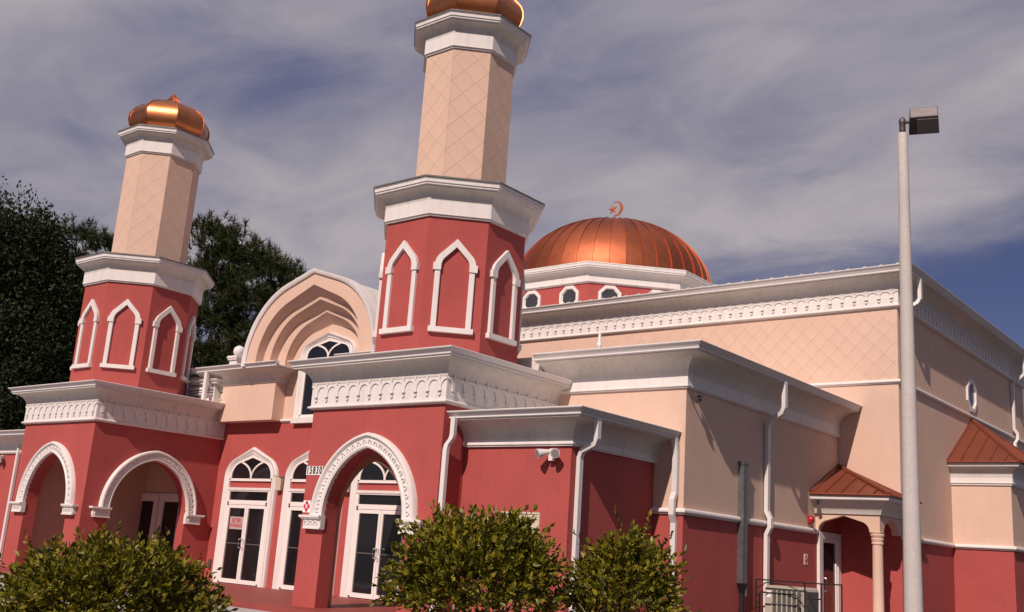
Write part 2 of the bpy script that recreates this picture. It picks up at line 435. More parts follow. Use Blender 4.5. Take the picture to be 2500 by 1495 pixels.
# ------------------------------------------------------------------ ground
def struct(o): o['kind'] = 'structure'; return o
b = MB(); b.add([(-600, -600, 0), (600, -600, 0), (600, 600, 0), (-600, 600, 0)], [(0, 1, 2, 3)]); struct(b.build('ground', ASPH))
b = MB(); b.box(-24, 1.2, -5.0, 3.9, -0.1, 0.085); struct(b.build('pavement', CONC))
b = MB(); b.box(3.19, 5.6, 8.2, 11.2, -0.1, 0.10); struct(b.build('side_walk', CONC))
b = MB(); b.box(-16.6, 0.35, -0.62, 4.05, 0.05, 0.2); struct(b.build('porch_floor', FLOOR))
b = MB(); b.box(3.2, 5.3, 9.4, 11.2, 0.05, 0.2); struct(b.build('porch_floor', FLOOR))
b = MB()
for k in range(9):
    x = -23 + k * 2.9
    b.box(x, x + 0.012, -5.0, -0.62, 0.08, 0.0875)
# planting bed behind a kerb, where the shrubs grow
BX = FWD.copy(); BX.z = 0; BX.normalize()
bu = Vector((0.70, 0.714, 0)); bw = Vector((0.714, -0.70, 0))
bedF = Fr((7.2, -8.5, 0), bu, bw)
b = MB(); b.fbox(bedF, -3.6, 4.0, -0.05, 0.10, -0.9, 0.9); struct(b.build('planting_bed', SOIL))
b = MB()
b.fbox(bedF, -3.75, 4.15, -0.05, 0.14, 0.9, 1.05); b.fbox(bedF, -3.75, 4.15, -0.05, 0.14, -1.05, -0.9)
b.fbox(bedF, -3.75, -3.6, -0.05, 0.14, -0.9, 0.9); b.fbox(bedF, 4.0, 4.15, -0.05, 0.14, -0.9, 0.9)
struct(b.build('kerb', CONC))

# ------------------------------------------------------------------ minarets
ZF, ZT, ZG, OV = 4.195, 4.70, 5.178, 0.47
def wall_arch(b, F, u0, u1, z0, z1, cx, hw, rise, zsp, th, inner_mat=1, ends=True):
    """a wall slab with a pointed arch opening down to the floor"""
    curve = arc2(hw, rise, zsp, 14, cx)
    def face(w, flip):
        P = [F(u0, z0, w), F(cx - hw, z0, w), F(cx - hw, zsp, w), F(u0, zsp, w), F(u0, z1, w)]
        b.add(P, [(0, 1, 2, 3)])
        P = [F(u1, z0, w), F(cx + hw, z0, w), F(cx + hw, zsp, w), F(u1, zsp, w)]
        b.add(P, [(0, 1, 2, 3)])
        b.add([F(u0, zsp, w), F(cx - hw, zsp, w), F(cx - hw, z1, w), F(u0, z1, w)], [(0, 1, 2, 3)])
        b.add([F(u1, zsp, w), F(cx + hw, zsp, w), F(cx + hw, z1, w), F(u1, z1, w)], [(0, 1, 2, 3)])
        for i in range(len(curve) - 1):
            a, c = curve[i], curve[i + 1]
            b.add([F(a[0], a[1], w), F(c[0], c[1], w), F(c[0], z1, w), F(a[0], z1, w)], [(0, 1, 2, 3)])
    b.cur = 0; face(0, False)
    b.cur = inner_mat; face(-th, True)
    b.cur = 0
    full = [(cx - hw, z0)] + curve + [(cx + hw, z0)]
    for i in range(len(full) - 1):
        a, c = full[i], full[i + 1]
        b.add([F(a[0], a[1], 0), F(c[0], c[1], 0), F(c[0], c[1], -th), F(a[0], a[1], -th)], [(0, 1, 2, 3)])
    if ends:
        for u in (u0, u1): b.add([F(u, z0, 0), F(u, z1, 0), F(u, z1, -th), F(u, z0, -th)], [(0, 1, 2, 3)])
    b.add([F(u0, z1, 0), F(u1, z1, 0), F(u1, z1, -th), F(u0, z1, -th)], [(0, 1, 2, 3)])
def arch_trim(F, cx, hi, ri, ho, ro, zsp, parent, nrel=26):
    b = MB()
    I = arc2(hi, ri, zsp, 18, cx); O = arc2(ho, ro, zsp, 18, cx)
    b.band(F, I, O, [(0, -0.02), (0, 0.085), (0.12, 0.10), (0.2, 0.075), (0.66, 0.075), (0.70, 0.10), (0.80, 0.13), (0.93, 0.125), (1.0, 0.085), (1.0, -0.02)])
    t = b.build('arch_trim', WHITE, parent, 40)
    M_ = arc2((hi + ho) / 2 - 0.02, (ri + ro) / 2 - 0.02, zsp, 60, cx)
    L = [0]
    for p, q in zip(M_, M_[1:]): L.append(L[-1] + math.dist(p, q))
    for k in range(nrel):
        s = L[-1] * (k + 0.7) / (nrel + 0.4)
        i = max(j for j in range(len(L)) if L[j] <= s); i = min(i, len(M_) - 2)
        f = (s - L[i]) / (L[i + 1] - L[i]); p = [M_[i][q] + (M_[i + 1][q] - M_[i][q]) * f for q in (0, 1)]
        tx, tz = M_[i + 1][0] - M_[i][0], M_[i + 1][1] - M_[i][1]
        inst(RELIEF, 'relief_arch', F.M(p[0], p[1], 0.073, math.atan2(tz, tx)), t)
    for sgn in (-1, 1):
        b = MB(); a0 = cx + sgn * (hi - 0.02); a1 = cx + sgn * (ho + 0.25)
        u0, u1 = min(a0, a1), max(a0, a1); z0, z1 = zsp - 0.27, zsp
        mid = (u0 + u1) / 2; hw = (u1 - u0) / 2
        for (k0, k1, ins, pr) in ((0, 0.035, 0.10, 0.12), (0.035, 0.20, 0.085, 0.10), (0.20, 0.225, 0.03, 0.15), (0.225, 0.27, 0.0, 0.17)):
            b.fbox(F, u0 + (0 if sgn > 0 else ins), u1 - (ins if sgn > 0 else 0), z0 + k0, z0 + k1 + 0.0, -0.02, pr)
        im = b.build('impost', WHITE, parent, 0)
        for k in range(3):
            uu = mid + (k - 1) * hw * 0.48 - sgn * 0.02
            inst(RELIEF, 'relief_arch', F.M(uu, z0 + 0.12, 0.097) @ Matrix.Scale(1.15, 4), im)

def niche_frame(F, parent):
    b = MB(); z0, sp = 5.88, 7.19
    I = keel(0.30, 0.41, 0.24, sp, 6, foot=z0); O = keel(0.415, 0.56, 0.32, sp, 6, foot=z0)
    pr = [(0, -0.01), (0, 0.05), (0.1, 0.06), (0.9, 0.06), (1, 0.05), (1, -0.01)]
    b.band(F, I, O, pr)
    b.band(F, keel(0.29, 0.40, 0.235, sp, 6, foot=sp - .10), keel(0.425, 0.575, 0.33, sp, 6, foot=sp - 0.10), [(0, -0.01), (0, 0.075), (1, 0.075), (1, -0.01)])
    for s_ in (-1, 1): b.fbox(F, *sorted((s_ * 0.30, s_ * 0.46)), sp - 0.115, sp + 0.035, -0.01, 0.085)
    fr = b.build('niche_frame', WHITE, parent, 40)
    b = MB(); b.fbox(F, -0.46, 0.46, z0 - 0.105, z0, -0.01, 0.095); b.build('sill', WHITE, fr, 0)

def onion(parent, cx, cy, z):
    prof = [(0.86, 0.0), (0.98, 0.10), (1.07, 0.25), (1.11, 0.42), (1.10, 0.57), (1.05, 0.71), (0.95, 0.85), (0.81, 0.97), (0.63, 1.07), (0.44, 1.15), (0.27, 1.24), (0.13, 1.36), (0.05, 1.50)]
    b = MB(); t = math.tan(math.pi / 8); P = []; n = len(prof)
    for r, h in prof: P += [(-t * r, -r, h), (t * r, -r, h)]
    b.add(P, [(2 * i, 2 * i + 1, 2 * i + 3, 2 * i + 2) for i in range(n - 1)])
    # standing seam along one edge of the gore
    for sx in (1,):
        Q = []
        for r, h in prof:
            d = Vector((t * r, -r)).normalized(); e = Vector((-d.y, d.x))
            for o, k in ((0.0, -0.010), (0.028, -0.010), (0.028, 0.010), (0.0, 0.010)):
                Q.append((t * r + d.x * o + e.x * k, -r + d.y * o + e.y * k, h))
        b.add(Q, [(4 * i + j, 4 * i + (j + 1) % 4, 4 * i + 4 + (j + 1) % 4, 4 * i + 4 + j) for i in range(n - 1) for j in range(4)])
    me = b.mesh('copper_panel', COPPER, 40)
    for k in range(8):
        inst(me, 'copper_panel', Matrix.Translation((cx, cy, z)) @ Matrix.Rotation(k * math.pi / 4, 4, 'Z'), parent)
    b = MB(); b.lathe([(0.07, 0), (0.075, 0.03), (0.04, 0.06), (0.012, 0.13)], 12, (cx, cy, z + 1.46)); b.build('finial', COPPER, parent, 40)

def minaret(x0, side, label):
    """x0 = world x of the right-hand front corner; side = +1 when the entrance lies to its right"""
    cx, cy = x0 - 1.875, 1.905
    T = thing('minaret', label, 'minaret', (cx, cy, 0.2), 'copper-topped minarets flanking the entrance')
    D = 4.0; th = 0.34
    b = MB()
    off = 0.0 if side > 0 else -0.06
    wall_arch(b, FRONT(0.0, x0), -3.75, 0.0, 0.05, 4.62, -1.875 + off, 1.13, 1.36, 2.0, th)
    if side > 0:
        wall_arch(b, RSIDE(x0), th, D, 0.05, 4.62, 1.92, 1.18, 1.36, 2.0, th, ends=False)
        b.cur = 0; b.box(x0 - 3.75, x0 - 3.75 + th, th, D, 0.05, 4.62)
    else:
        wall_arch(b, LSIDE(x0 - 3.75), -D, -th, 0.05, 4.62, -1.92, 1.18, 1.36, 2.0, th, ends=False)
        b.cur = 0; b.box(x0 - th, x0, th, D, 0.05, 4.62)
    b.build('base_wall', [RED, PEACH], T, 0, recalc=False)
    b = MB()
    if side > 0: b.box(x0 - 3.75 + th, x0 - 3.75 + th + 0.012, th, D, 0.2, 4.05)
    else: b.box(x0 - th - 0.012, x0 - th, th, D, 0.2, 4.05)
    b.build('porch_lining', PEACH, T, 0)
    b = MB(); b.box(x0 - 3.75 + th, x0 - th, th, D, 4.05, 4.12); b.build('porch_ceiling', PEACH, T, 0)
    arch_trim(FRONT(0.0, x0), -1.875 + off, 1.13, 1.36, 1.47, 1.66, 2.0, T)
    if side > 0: arch_trim(RSIDE(x0), 1.92, 1.18, 1.35, 1.47, 1.63, 1.99, T)
    else: arch_trim(LSIDE(x0 - 3.75), -1.92, 1.18, 1.35, 1.47, 1.63, 1.99, T)
    # back wall of the porch, with a pair of glazed doors on the far minaret
    if side > 0:
        b = MB(); b.box(x0 - 3.4, x0 - 0.02, 3.86, 3.94, 0.05, 4.05); b.build('porch_wall', PEACH, T, 0)
        F = FRONT(3.86)
        for u0, u1 in ((-16.14, -14.92), (-14.86, -13.60)):
            b = MB(); b.fbox(F, u0, u0 + 0.24, 0.2, 2.58, 0, 0.07); b.fbox(F, u1 - 0.24, u1, 0.2, 2.58, 0, 0.07)
            b.fbox(F, u0 + 0.24, u1 - 0.24, 2.34, 2.58, 0, 0.07); b.fbox(F, u0 + 0.24, u1 - 0.24, 0.2, 0.34, 0, 0.07)
            d = b.build('porch_door', FRAME, T, 0)
            b = MB(); b.fbox(F, u0 + 0.2, u1 - 0.2, 0.3, 2.4, 0.0, 0.03); b.build('glass_pane', GLASS, d, 0)
    # frieze, cove and gutter round the square base
    sq = [(x0 - 3.75, D), (x0 - 3.75, 0), (x0, 0), (x0, D)]
    b = MB(); b.sweep(sq, [(-0.05, ZF + 0.05), (0.05, ZF + 0.05), (0.05, ZT), (-0.05, ZT)]); fz = b.build('frieze', WHITE, T, 0)
    b = MB(); b.sweep(sq, mould_prof(0.10, ZF - 0.02, ZF + 0.055)); b.build('moulding', WHITE, T)
    lay_frieze(FRONT(-0.05, x0), -3.80, 0.05, ZT - 0.015, fz, 12)
    lay_frieze(RSIDE(x0 + 0.05), -0.05, D - 0.1, ZT - 0.015, fz, 12)
    if side < 0: lay_frieze(LSIDE(x0 - 3.80), -D + 0.1, 0.05, ZT - 0.015, fz, 12)
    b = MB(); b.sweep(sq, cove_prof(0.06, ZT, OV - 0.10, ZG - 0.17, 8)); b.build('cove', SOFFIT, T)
    b = MB(); b.sweep(sq, gutter_prof(OV, ZG)); b.build('gutter', GUTTER, T, 20)
    b = MB(); b.add([(x0 - 3.75 - OV + .1, -OV + .1, ZG - 0.05), (x0 + OV - .1, -OV + .1, ZG - 0.05), (x0 + OV - .1, D, ZG - 0.05), (x0 - 3.75 - OV + .1, D, ZG - 0.05),
               (cx - 1.2, cy - 1.2, ZG + 0.17), (cx + 1.2, cy - 1.2, ZG + 0.17), (cx + 1.2, cy + 1.2, ZG + 0.17), (cx - 1.2, cy + 1.2, ZG + 0.17)],
              [(0, 1, 5, 4), (1, 2, 6, 5), (2, 3, 7, 6), (3, 0, 4, 7), (4, 5, 6, 7)]); b.build('roof_deck', GUTTER, T, 0)
    # red octagonal drum with eight blind niches
    b = MB(); b.sweep(octo(cx, cy, 1.50), [(0, 5.0), (0, 8.3), (-0.2, 8.3), (-0.2, 5.0)], True); b.build('drum_wall', RED, T, 0)
    for F in octo_frames(cx, cy, 1.50): niche_frame(F, T)
    o = octo(cx, cy, 1.50)
    b = MB(); b.sweep(o, [(-0.05, 8.225), (0.045, 8.225), (0.05, 8.235), (0.05, 8.26), (0.08, 8.265), (0.08, 8.275), (0.075, 8.28), (0.075, 8.56), (-0.05, 8.56)], True); b.build('drum_band', WHITE, T, 0)
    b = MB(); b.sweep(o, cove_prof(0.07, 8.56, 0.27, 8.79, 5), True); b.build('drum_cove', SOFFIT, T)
    b = MB(); b.sweep(o, fascia_prof(0.353, 8.79, 8.97), True); b.build('drum_fascia', WHITE, T, 0)
    b = MB(); b.sweep(o, [(0.372, 8.965), (0.372, 8.998), (-0.45, 9.10), (-0.45, 8.97)], True); b.build('roof_edge', FLASH, T, 0)
    # peach shaft clad in diagonal panels
    a = 0.992
    b = MB(); b.sweep(octo(cx, cy, a), [(0, 8.9), (0, 12.4), (-0.2, 12.4), (-0.2, 8.9)], True); sh = b.build('shaft', PEACH, T, 0)
    hw = a * math.tan(math.pi / 8); d = hw * 2 / 1.5
    for k, F in enumerate(octo_frames(cx, cy, a)):
        if k in (4, 5): continue
        diamonds(F, -hw, hw, 9.02, 12.37, d, PEACH, sh, gap=0.005, proud=0.006, ou=(d * 0.25 if k % 2 else -d * 0.25), ov=9.1, name='shaft_panel')
    o = octo(cx, cy, a)
    b = MB(); b.sweep(o, [(-0.05, 12.345), (0.04, 12.345), (0.045, 12.355), (0.045, 12.38), (0.075, 12.385), (0.075, 12.395), (0.068, 12.40), (0.068, 12.69), (-0.05, 12.69)], True); b.build('shaft_band', WHITE, T, 0)
    b = MB(); b.sweep(o, cove_prof(0.06, 12.69, 0.25, 12.91, 5), True); b.build('shaft_cove', SOFFIT, T)
    b = MB(); b.sweep(o, fascia_prof(0.333, 12.91, 13.085), True); b.build('shaft_fascia', WHITE, T, 0)
    b = MB(); b.sweep(o, [(0.35, 13.08), (0.35, 13.112), (-0.45, 13.16), (-0.45, 13.09)], True); b.build('roof_edge', FLASH, T, 0)
    b = MB(); b.prism(Fr((cx, cy, 0), (1, 0, 0), (0, 0, 1)), [(0, 0)] * 0 or [(0.1, 0)], 0, 0) if False else None
    on = MB(); on.sweep(octo(cx, cy, 0.80), [(0, 13.08), (0, 13.2), (-0.7, 13.2), (-0.7, 13.08)], True); on.build('onion_base', COPPER, T, 0)
    onion(T, cx, cy, 13.16)
    return T
minaret(-12.43, 1, 'farther minaret left of the glazed entrance doors, its whole copper onion top in view')
minaret(0.0, -1, 'nearer and taller-looking minaret with house number beside its arch')

# ------------------------------------------------------------------ entrance block between the minarets
EX = -8.09
ENT = thing('entrance_block', 'recessed entrance between the minarets under a stepped peach keel-arched gable', 'building', (EX, 4.0, 0.2))
b = MB(); b.box(-12.43, -3.75, 4.0, 4.3, 0.05, 4.68); b.build('red_wall', RED, ENT, 0)
b = MB(); b.box(-12.43, -3.75, 4.0, 4.3, 4.68, 6.0)
b.build('peach_wall', PEACH, ENT, 0)
b = MB()
for u0, u1 in ((-9.80, -9.24), (-6.94, -6.38)): b.sweep([(u0, 4.0), (u1, 4.0)], mould_prof(0.07, 4.62, 4.71))
b.build('belt_moulding', WHITE, ENT)
for sgn in (-1, 1):
    x_in = EX + sgn * 1.70; x_out = EX + sgn * 4.09
    xa, xb = min(x_in, x_out), max(x_in, x_out)
    b = MB(); b.box(xa, xb, 3.62, 3.995, 4.655, 5.86); b.build('bay_wall', PEACH, ENT, 0)
    path = [(x_out - 0.0, 3.62), (x_in, 3.62), (x_in, 4.0)] if sgn < 0 else [(x_in, 4.0), (x_in, 3.62), (x_out, 3.62)]
    if sgn < 0: path[0] = (x_out - 0.9, 3.62)
    b = MB(); b.sweep(path, cove_prof(0.035, 5.70, 0.42, 6.04, 6)); b.build('bay_cove', SOFFIT, ENT)
    gp = [(x_out - 1.0, 3.62), (x_in, 3.62)] if sgn < 0 else [(x_in, 3.62), (x_out + 0.3, 3.62)]
    gp = [(gp[0][0] - (0.5 if sgn > 0 else 0), 3.62), (gp[1][0] + (0.5 if sgn < 0 else 0), 3.62)]
    b = MB(); b.sweep(gp, gutter_prof(0.52, 6.19)); b.build('bay_gutter', GUTTER, ENT, 20)
    xc, xd = min(gp[0][0], gp[1][0]), max(gp[0][0], gp[1][0])
    b = MB(); b.box(xc, xd, 3.2, 5.6, 6.07, 6.10); b.build('bay_roof', GUTTER, ENT, 0)
# equipment and cornice returns in the gap beside the far minaret
b = MB(); b.sweep([(-13.6, 3.45), (-12.27, 3.45), (-12.27, 3.8)], gutter_prof(0.12, 5.88, 0.13)); b.build('cornice_return', GUTTER, ENT, 20)
b = MB()
for z, h in ((5.62, 0.07), (5.53, 0.035), (5.46, 0.035)): b.box(-13.6, -12.45, 3.38, 3.6, z - h / 2, z + h / 2)
b.build('cornice_return', WHITE, ENT, 0)
b = MB(); b.box(-13.7, -12.42, 3.5, 3.9, 4.9, 6.0); b.build('parapet_wall', WHITE, ENT, 0)
b = MB(); b.box(-12.56, -12.43, 3.18, 3.26, 5.1, 6.06); b.build('downspout', GUTTER, ENT, 0)
b = MB(); b.box(-12.40, -11.85, 3.66, 3.95, 5.55, 5.93); b.box(-12.36, -12.0, 3.7, 3.95, 5.15, 5.5)
b.tube([(-12.25, 3.7, 5.3), (-12.25, 3.6, 5.3)], 0.03); b.build('junction_box', CREAM, ENT, 0)
# gable: white keel rim, stepped splays and barrel roof behind
G = lambda y: FRONT(y, EX)
b = MB()
O = keel(2.665, 2.54, 2.32, 6.10, 14); I = keel(2.54, 2.42, 2.20, 6.10, 14)
b.band(G(3.15), I, O, [(0, -0.3), (0, 0.02), (0.25, 0.05), (1.0, 0.06), (1.0, -0.3)]); b.build('gable_rim', WHITE, ENT, 40)
K = {}
K['f_in'] = keel(2.14, 2.10, 1.84, 6.10, 14); K['r2o'] = keel(2.14, 1.82, 1.60, 6.10, 14); K['r2i'] = keel(1.87, 1.75, 1.54, 6.10, 14)
K['r3o'] = keel(1.86, 1.50, 1.34, 6.10, 14); K['r3i'] = keel(1.53, 1.46, 1.28, 6.10, 14); K['bk'] = keel(1.53, 1.17, 1.02, 6.10, 14)
def loft(b, A, ya, B, yb):
    P = [(EX + x, ya, z) for x, z in A] + [(EX + x, yb, z) for x, z in B]; n = len(A)
    b.add(P, [(i, i + 1, n + i + 1, n + i) for i in range(n - 1)])
steps = [('gable_face', I, 3.17, K['f_in'], 3.17), ('gable_splay', K['f_in'], 3.17, K['r2o'], 3.43), ('gable_lip', K['r2o'], 3.43, K['r2i'], 3.445),
         ('gable_splay', K['r2i'], 3.445, K['r3o'], 3.70), ('gable_lip', K['r3o'], 3.70, K['r3i'], 3.715), ('gable_splay', K['r3i'], 3.715, K['bk'], 3.97)]
for nm, A, ya, B, yb in steps:
    b = MB(); loft(b, A, ya, B, yb); b.build(nm, PEACH, ENT, 40)
b = MB(); P = K['bk']; n = len(P)
b.add([(EX + x, 3.97, z) for x, z in P] + [(EX - 1.53, 3.97, 5.95), (EX + 1.53, 3.97, 5.95)], [tuple(range(n)) + (n + 1, n)]); b.build('gable_back', PEACH, ENT, 0)
b = MB(); O2 = keel(2.62, 2.48, 2.27, 6.10, 14); loft(b, O2, 3.2, O2, 7.0); b.build('barrel_roof', SOFFIT, ENT, 40)
b = MB(); b.box(EX - 2.65, EX + 2.65, 5.5, 7.0, 5.0, 6.05); b.prism(FRONT(7.0, EX), O2, -0.05, 0.0); b.build('barrel_base', PEACH, ENT, 0)
# ball finials on little pedestals at the foot of the gable
for sgn in (-1, 1):
    bx = EX + sgn * 3.52
    b = MB(); b.box(bx - 0.17, bx + 0.17, 3.43, 3.77, 6.10, 6.40); b.box(bx - 0.21, bx + 0.21, 3.39, 3.81, 6.40, 6.45); b.box(bx - 0.23, bx + 0.23, 3.37, 3.83, 6.45, 6.52)
    fp = b.build('pedestal', WHITE, ENT, 0)
    b = MB(); b.lathe([(0.05, 0)] + [(0.17 * math.sin(math.pi * k / 14), 0.17 - 0.17 * math.cos(math.pi * k / 14)) for k in range(2, 14)] + [(0.01, 0.34)], 24, (bx, 3.6, 6.51)); b.build('ball_finial', WHITE, fp, 60)

def fan_window(F, cx, hw, rise, r, zs, parent, foot, w_glass=0.01, lights=True):
    """keel-headed light with curved glazing bars; returns the frame part"""
    b = MB(); O = keel(hw, rise, r, zs, 8, cx, foot=foot); I = keel(hw - 0.075, rise - 0.095, r - 0.05, zs, 8, cx, foot=foot + 0.07)
    b.band(F, I, O, [(0, 0), (0, 0.05), (1, 0.05), (1, 0)])
    b.fbox(F, cx - hw, cx + hw, foot, foot + 0.07, 0, 0.05)
    H = zs + rise - foot
    fr = b.build('arched_window', FRAME, parent, 40)
    b = MB(); Pn = keel(hw - 0.04, rise - 0.05, r - 0.03, zs, 8, cx, foot=foot + 0.03); b.prism(F, Pn, 0.0, 0.022); b.build('glass_pane', GLASS, fr, 0)
    for s_ in (-1, 1):
        b = MB(); pts = []
        z0 = zs - 0.03
        for i in range(9):
            t = i / 8
            pts.append((cx + s_ * (2 * t * (1 - t) * 0.03 + t * t * 0.50) * hw, z0 + 2 * t * (1 - t) * rise * 0.52 + t * t * rise * 0.70))
        wv = 0.024
        A = []; B = []
        for i, p in enumerate(pts):
            q = pts[min(8, i + 1)]; o = pts[max(0, i - 1)]; d = Vector((q[0] - o[0], q[1] - o[1])).normalized(); nn = Vector((-d.y, d.x))
            A.append((p[0] - nn.x * wv, p[1] - nn.y * wv)); B.append((p[0] + nn.x * wv, p[1] + nn.y * wv))
        b.band(F, A, B, [(0, 0.02), (0, 0.046 + 0.002 * s_), (1, 0.046 + 0.002 * s_), (1, 0.02)]); b.build('glazing_bar', FRAME, fr, 40)
    b = MB(); b.fbox(F, cx - 0.03, cx + 0.03, foot + 0.06, zs, 0.02, 0.05); b.build('glazing_bar', FRAME, fr, 0)
    return fr
def door(cx):
    F = FRONT(4.0)
    # moulded surround from floor to keel point
    b = MB(); I = keel(0.945, 0.64, 0.46, 3.10, 10, cx, foot=0.2); O = keel(1.165, 0.87, 0.58, 3.08, 10, cx, foot=0.2)
    b.band(F, I, O, [(0, -0.01), (0, 0.05), (0.18, 0.075), (0.30, 0.06), (0.42, 0.085), (0.8, 0.105), (0.95, 0.08), (1, 0.03), (1, -0.01)]); b.build('door_surround', WHITE, ENT, 40)
    fan_window(F, cx, 0.95, 0.645, 0.46, 3.10, ENT, 3.0)
    b = MB(); b.fbox(F, cx - 0.95, cx + 0.95, 2.745, 2.815, -0.01, 0.075); b.build('door_lintel', WHITE, ENT, 0)
    b = MB()
    b.fbox(F, cx - 0.945, cx - 0.85, 0.2, 2.745, -0.01, 0.055); b.fbox(F, cx + 0.85, cx + 0.945, 0.2, 2.745, -0.01, 0.055)
    b.fbox(F, cx - 0.85, cx + 0.85, 2.35, 2.47, -0.01, 0.055); b.fbox(F, cx - 0.85, cx + 0.85, 2.71, 2.745, -0.01, 0.055)
    fr = b.build('door_frame', FRAME, ENT, 0)
    b = MB(); b.fbox(F, cx - 0.85, cx + 0.85, 2.47, 2.71, -0.01, 0.015); b.build('transom_pane', GLASS, fr, 0)
    for s_ in (-1, 1):
        a0, a1 = (cx - 0.85, cx - 0.006) if s_ < 0 else (cx + 0.006, cx + 0.85)
        b = MB(); st = 0.075
        b.fbox(F, a0, a0 + st, 0.22, 2.34, 0, 0.05); b.fbox(F, a1 - st, a1, 0.22, 2.34, 0, 0.05)
        b.fbox(F, a0 + st, a1 - st, 2.25, 2.34, 0, 0.05); b.fbox(F, a0 + st, a1 - st, 0.22, 0.33, 0, 0.05)
        b.build('door_leaf', FRAME, fr, 0)
        b = MB(); b.fbox(F, a0 + st, a1 - st, 0.33, 2.25, 0, 0.015); b.build('glass_pane', GLASS, fr, 0)
        b = MB(); b.fbox(F, a0 + st, a1 - st, 1.27, 1.30, 0.015, 0.03); b.build('push_bar', ACGRILL, fr, 0)
        x = cx + s_ * 0.05
        b = MB(); x2 = x + s_ * 0.0
        b.tube([(x2, 3.95, 1.18), (x2 - 0.0, 3.86, 1.18), (x2 + s_ * 0.01, 3.855, 1.20), (x2 + s_ * 0.01, 3.855, 1.39), (x2, 3.86, 1.41), (x2, 3.95, 1.41)], 0.013, 8); b.build('handle', CHROME, fr, 60)
    for s_ in (-1, 1):
        b = MB(); b.fbox(F, *sorted((cx + s_ * 0.83, cx + s_ * 0.875)), 2.33, 2.43, 0.05, 0.075); b.fbox(F, *sorted((cx + s_ * 0.83, cx + s_ * 0.875)), 0.215, 0.26, 0.05, 0.075); b.build('pivot_hinge', GALV, fr, 0)
for cx_ in (-10.82, -8.09 - 0.05, -5.50): door(cx_)
# tall window over the middle door, running up into the gable
F = FRONT(3.97)
b = MB(); I = keel(0.92, 0.50, 0.34, 6.38, 10, EX, foot=4.72); O = keel(1.12, 0.68, 0.42, 6.38, 10, EX, foot=4.72)
b.band(F, I, O, [(0, -0.02), (0, 0.05), (0.2, 0.075), (0.35, 0.06), (0.45, 0.085), (0.8, 0.11), (1, 0.03), (1, -0.02)]); b.build('window_surround', WHITE, ENT, 40)
b = MB(); b.fbox(F, EX - 1.16, EX + 1.16, 4.57, 4.72, -0.02, 0.12); b.build('window_sill', WHITE, ENT, 0)
fan_window(F, EX, 0.925, 0.51, 0.34, 6.38, ENT, 4.73)
b = MB()
# small objects at the entrance
def wall_lamp(cx, label):
    t = thing('wall_lamp', label, 'wall lamp', (cx, 4.0, 2.95), 'wall lamps between the entrance doors')
    F = FRONT(4.0)
    b = MB(); b.fbox(F, cx - 0.05, cx + 0.05, 2.80, 3.10, 0, 0.03); b.build('back_plate', CREAM, t, 0)
    b = MB(); P = []
    for z, w, d0 in ((2.76, 0.095, 0.15), (3.13, 0.125, 0.20)):
        P += [F(cx - w, z, 0.03), F(cx + w, z, 0.03), F(cx + w, z, d0 * 0.7), F(cx + w * 0.5, z, d0), F(cx - w * 0.5, z, d0), F(cx - w, z, d0 * 0.7)]
    b.add(P, [tuple(range(6)), tuple(range(6, 12))] + [(i, (i + 1) % 6, 6 + (i + 1) % 6, 6 + i) for i in range(6)]); b.build('lamp_shade', CREAM, t, 0)
    b = MB(); b.fbox(F, cx - 0.135, cx + 0.135, 3.13, 3.15, 0.03, 0.21); b.build('lamp_cap', ACMET, t, 0)
wall_lamp(-9.50, 'cream wall lamp between the first and second entrance doors')
wall_lamp(-6.80, 'cream wall lamp seen through the nearer minaret arch')

def text_mesh(txt, size, M, m_, name, parent, ext=0.003, sx=1.0, bold=0.0):
    cu = bpy.data.curves.new(name, 'FONT'); cu.body = txt; cu.size = size; cu.extrude = ext; cu.align_x = 'CENTER'; cu.align_y = 'CENTER'; cu.offset = bold
    tmp = bpy.data.objects.new('tmp_text', cu); COL.objects.link(tmp)
    dg = bpy.context.evaluated_depsgraph_get(); dg.update()
    me = bpy.data.meshes.new_from_object(tmp.evaluated_get(dg)); bpy.data.objects.remove(tmp)
    me.materials.clear(); me.materials.append(m_)
    return inst(me, name, M @ Matrix.Diagonal((sx, 1, 1, 1)), parent)
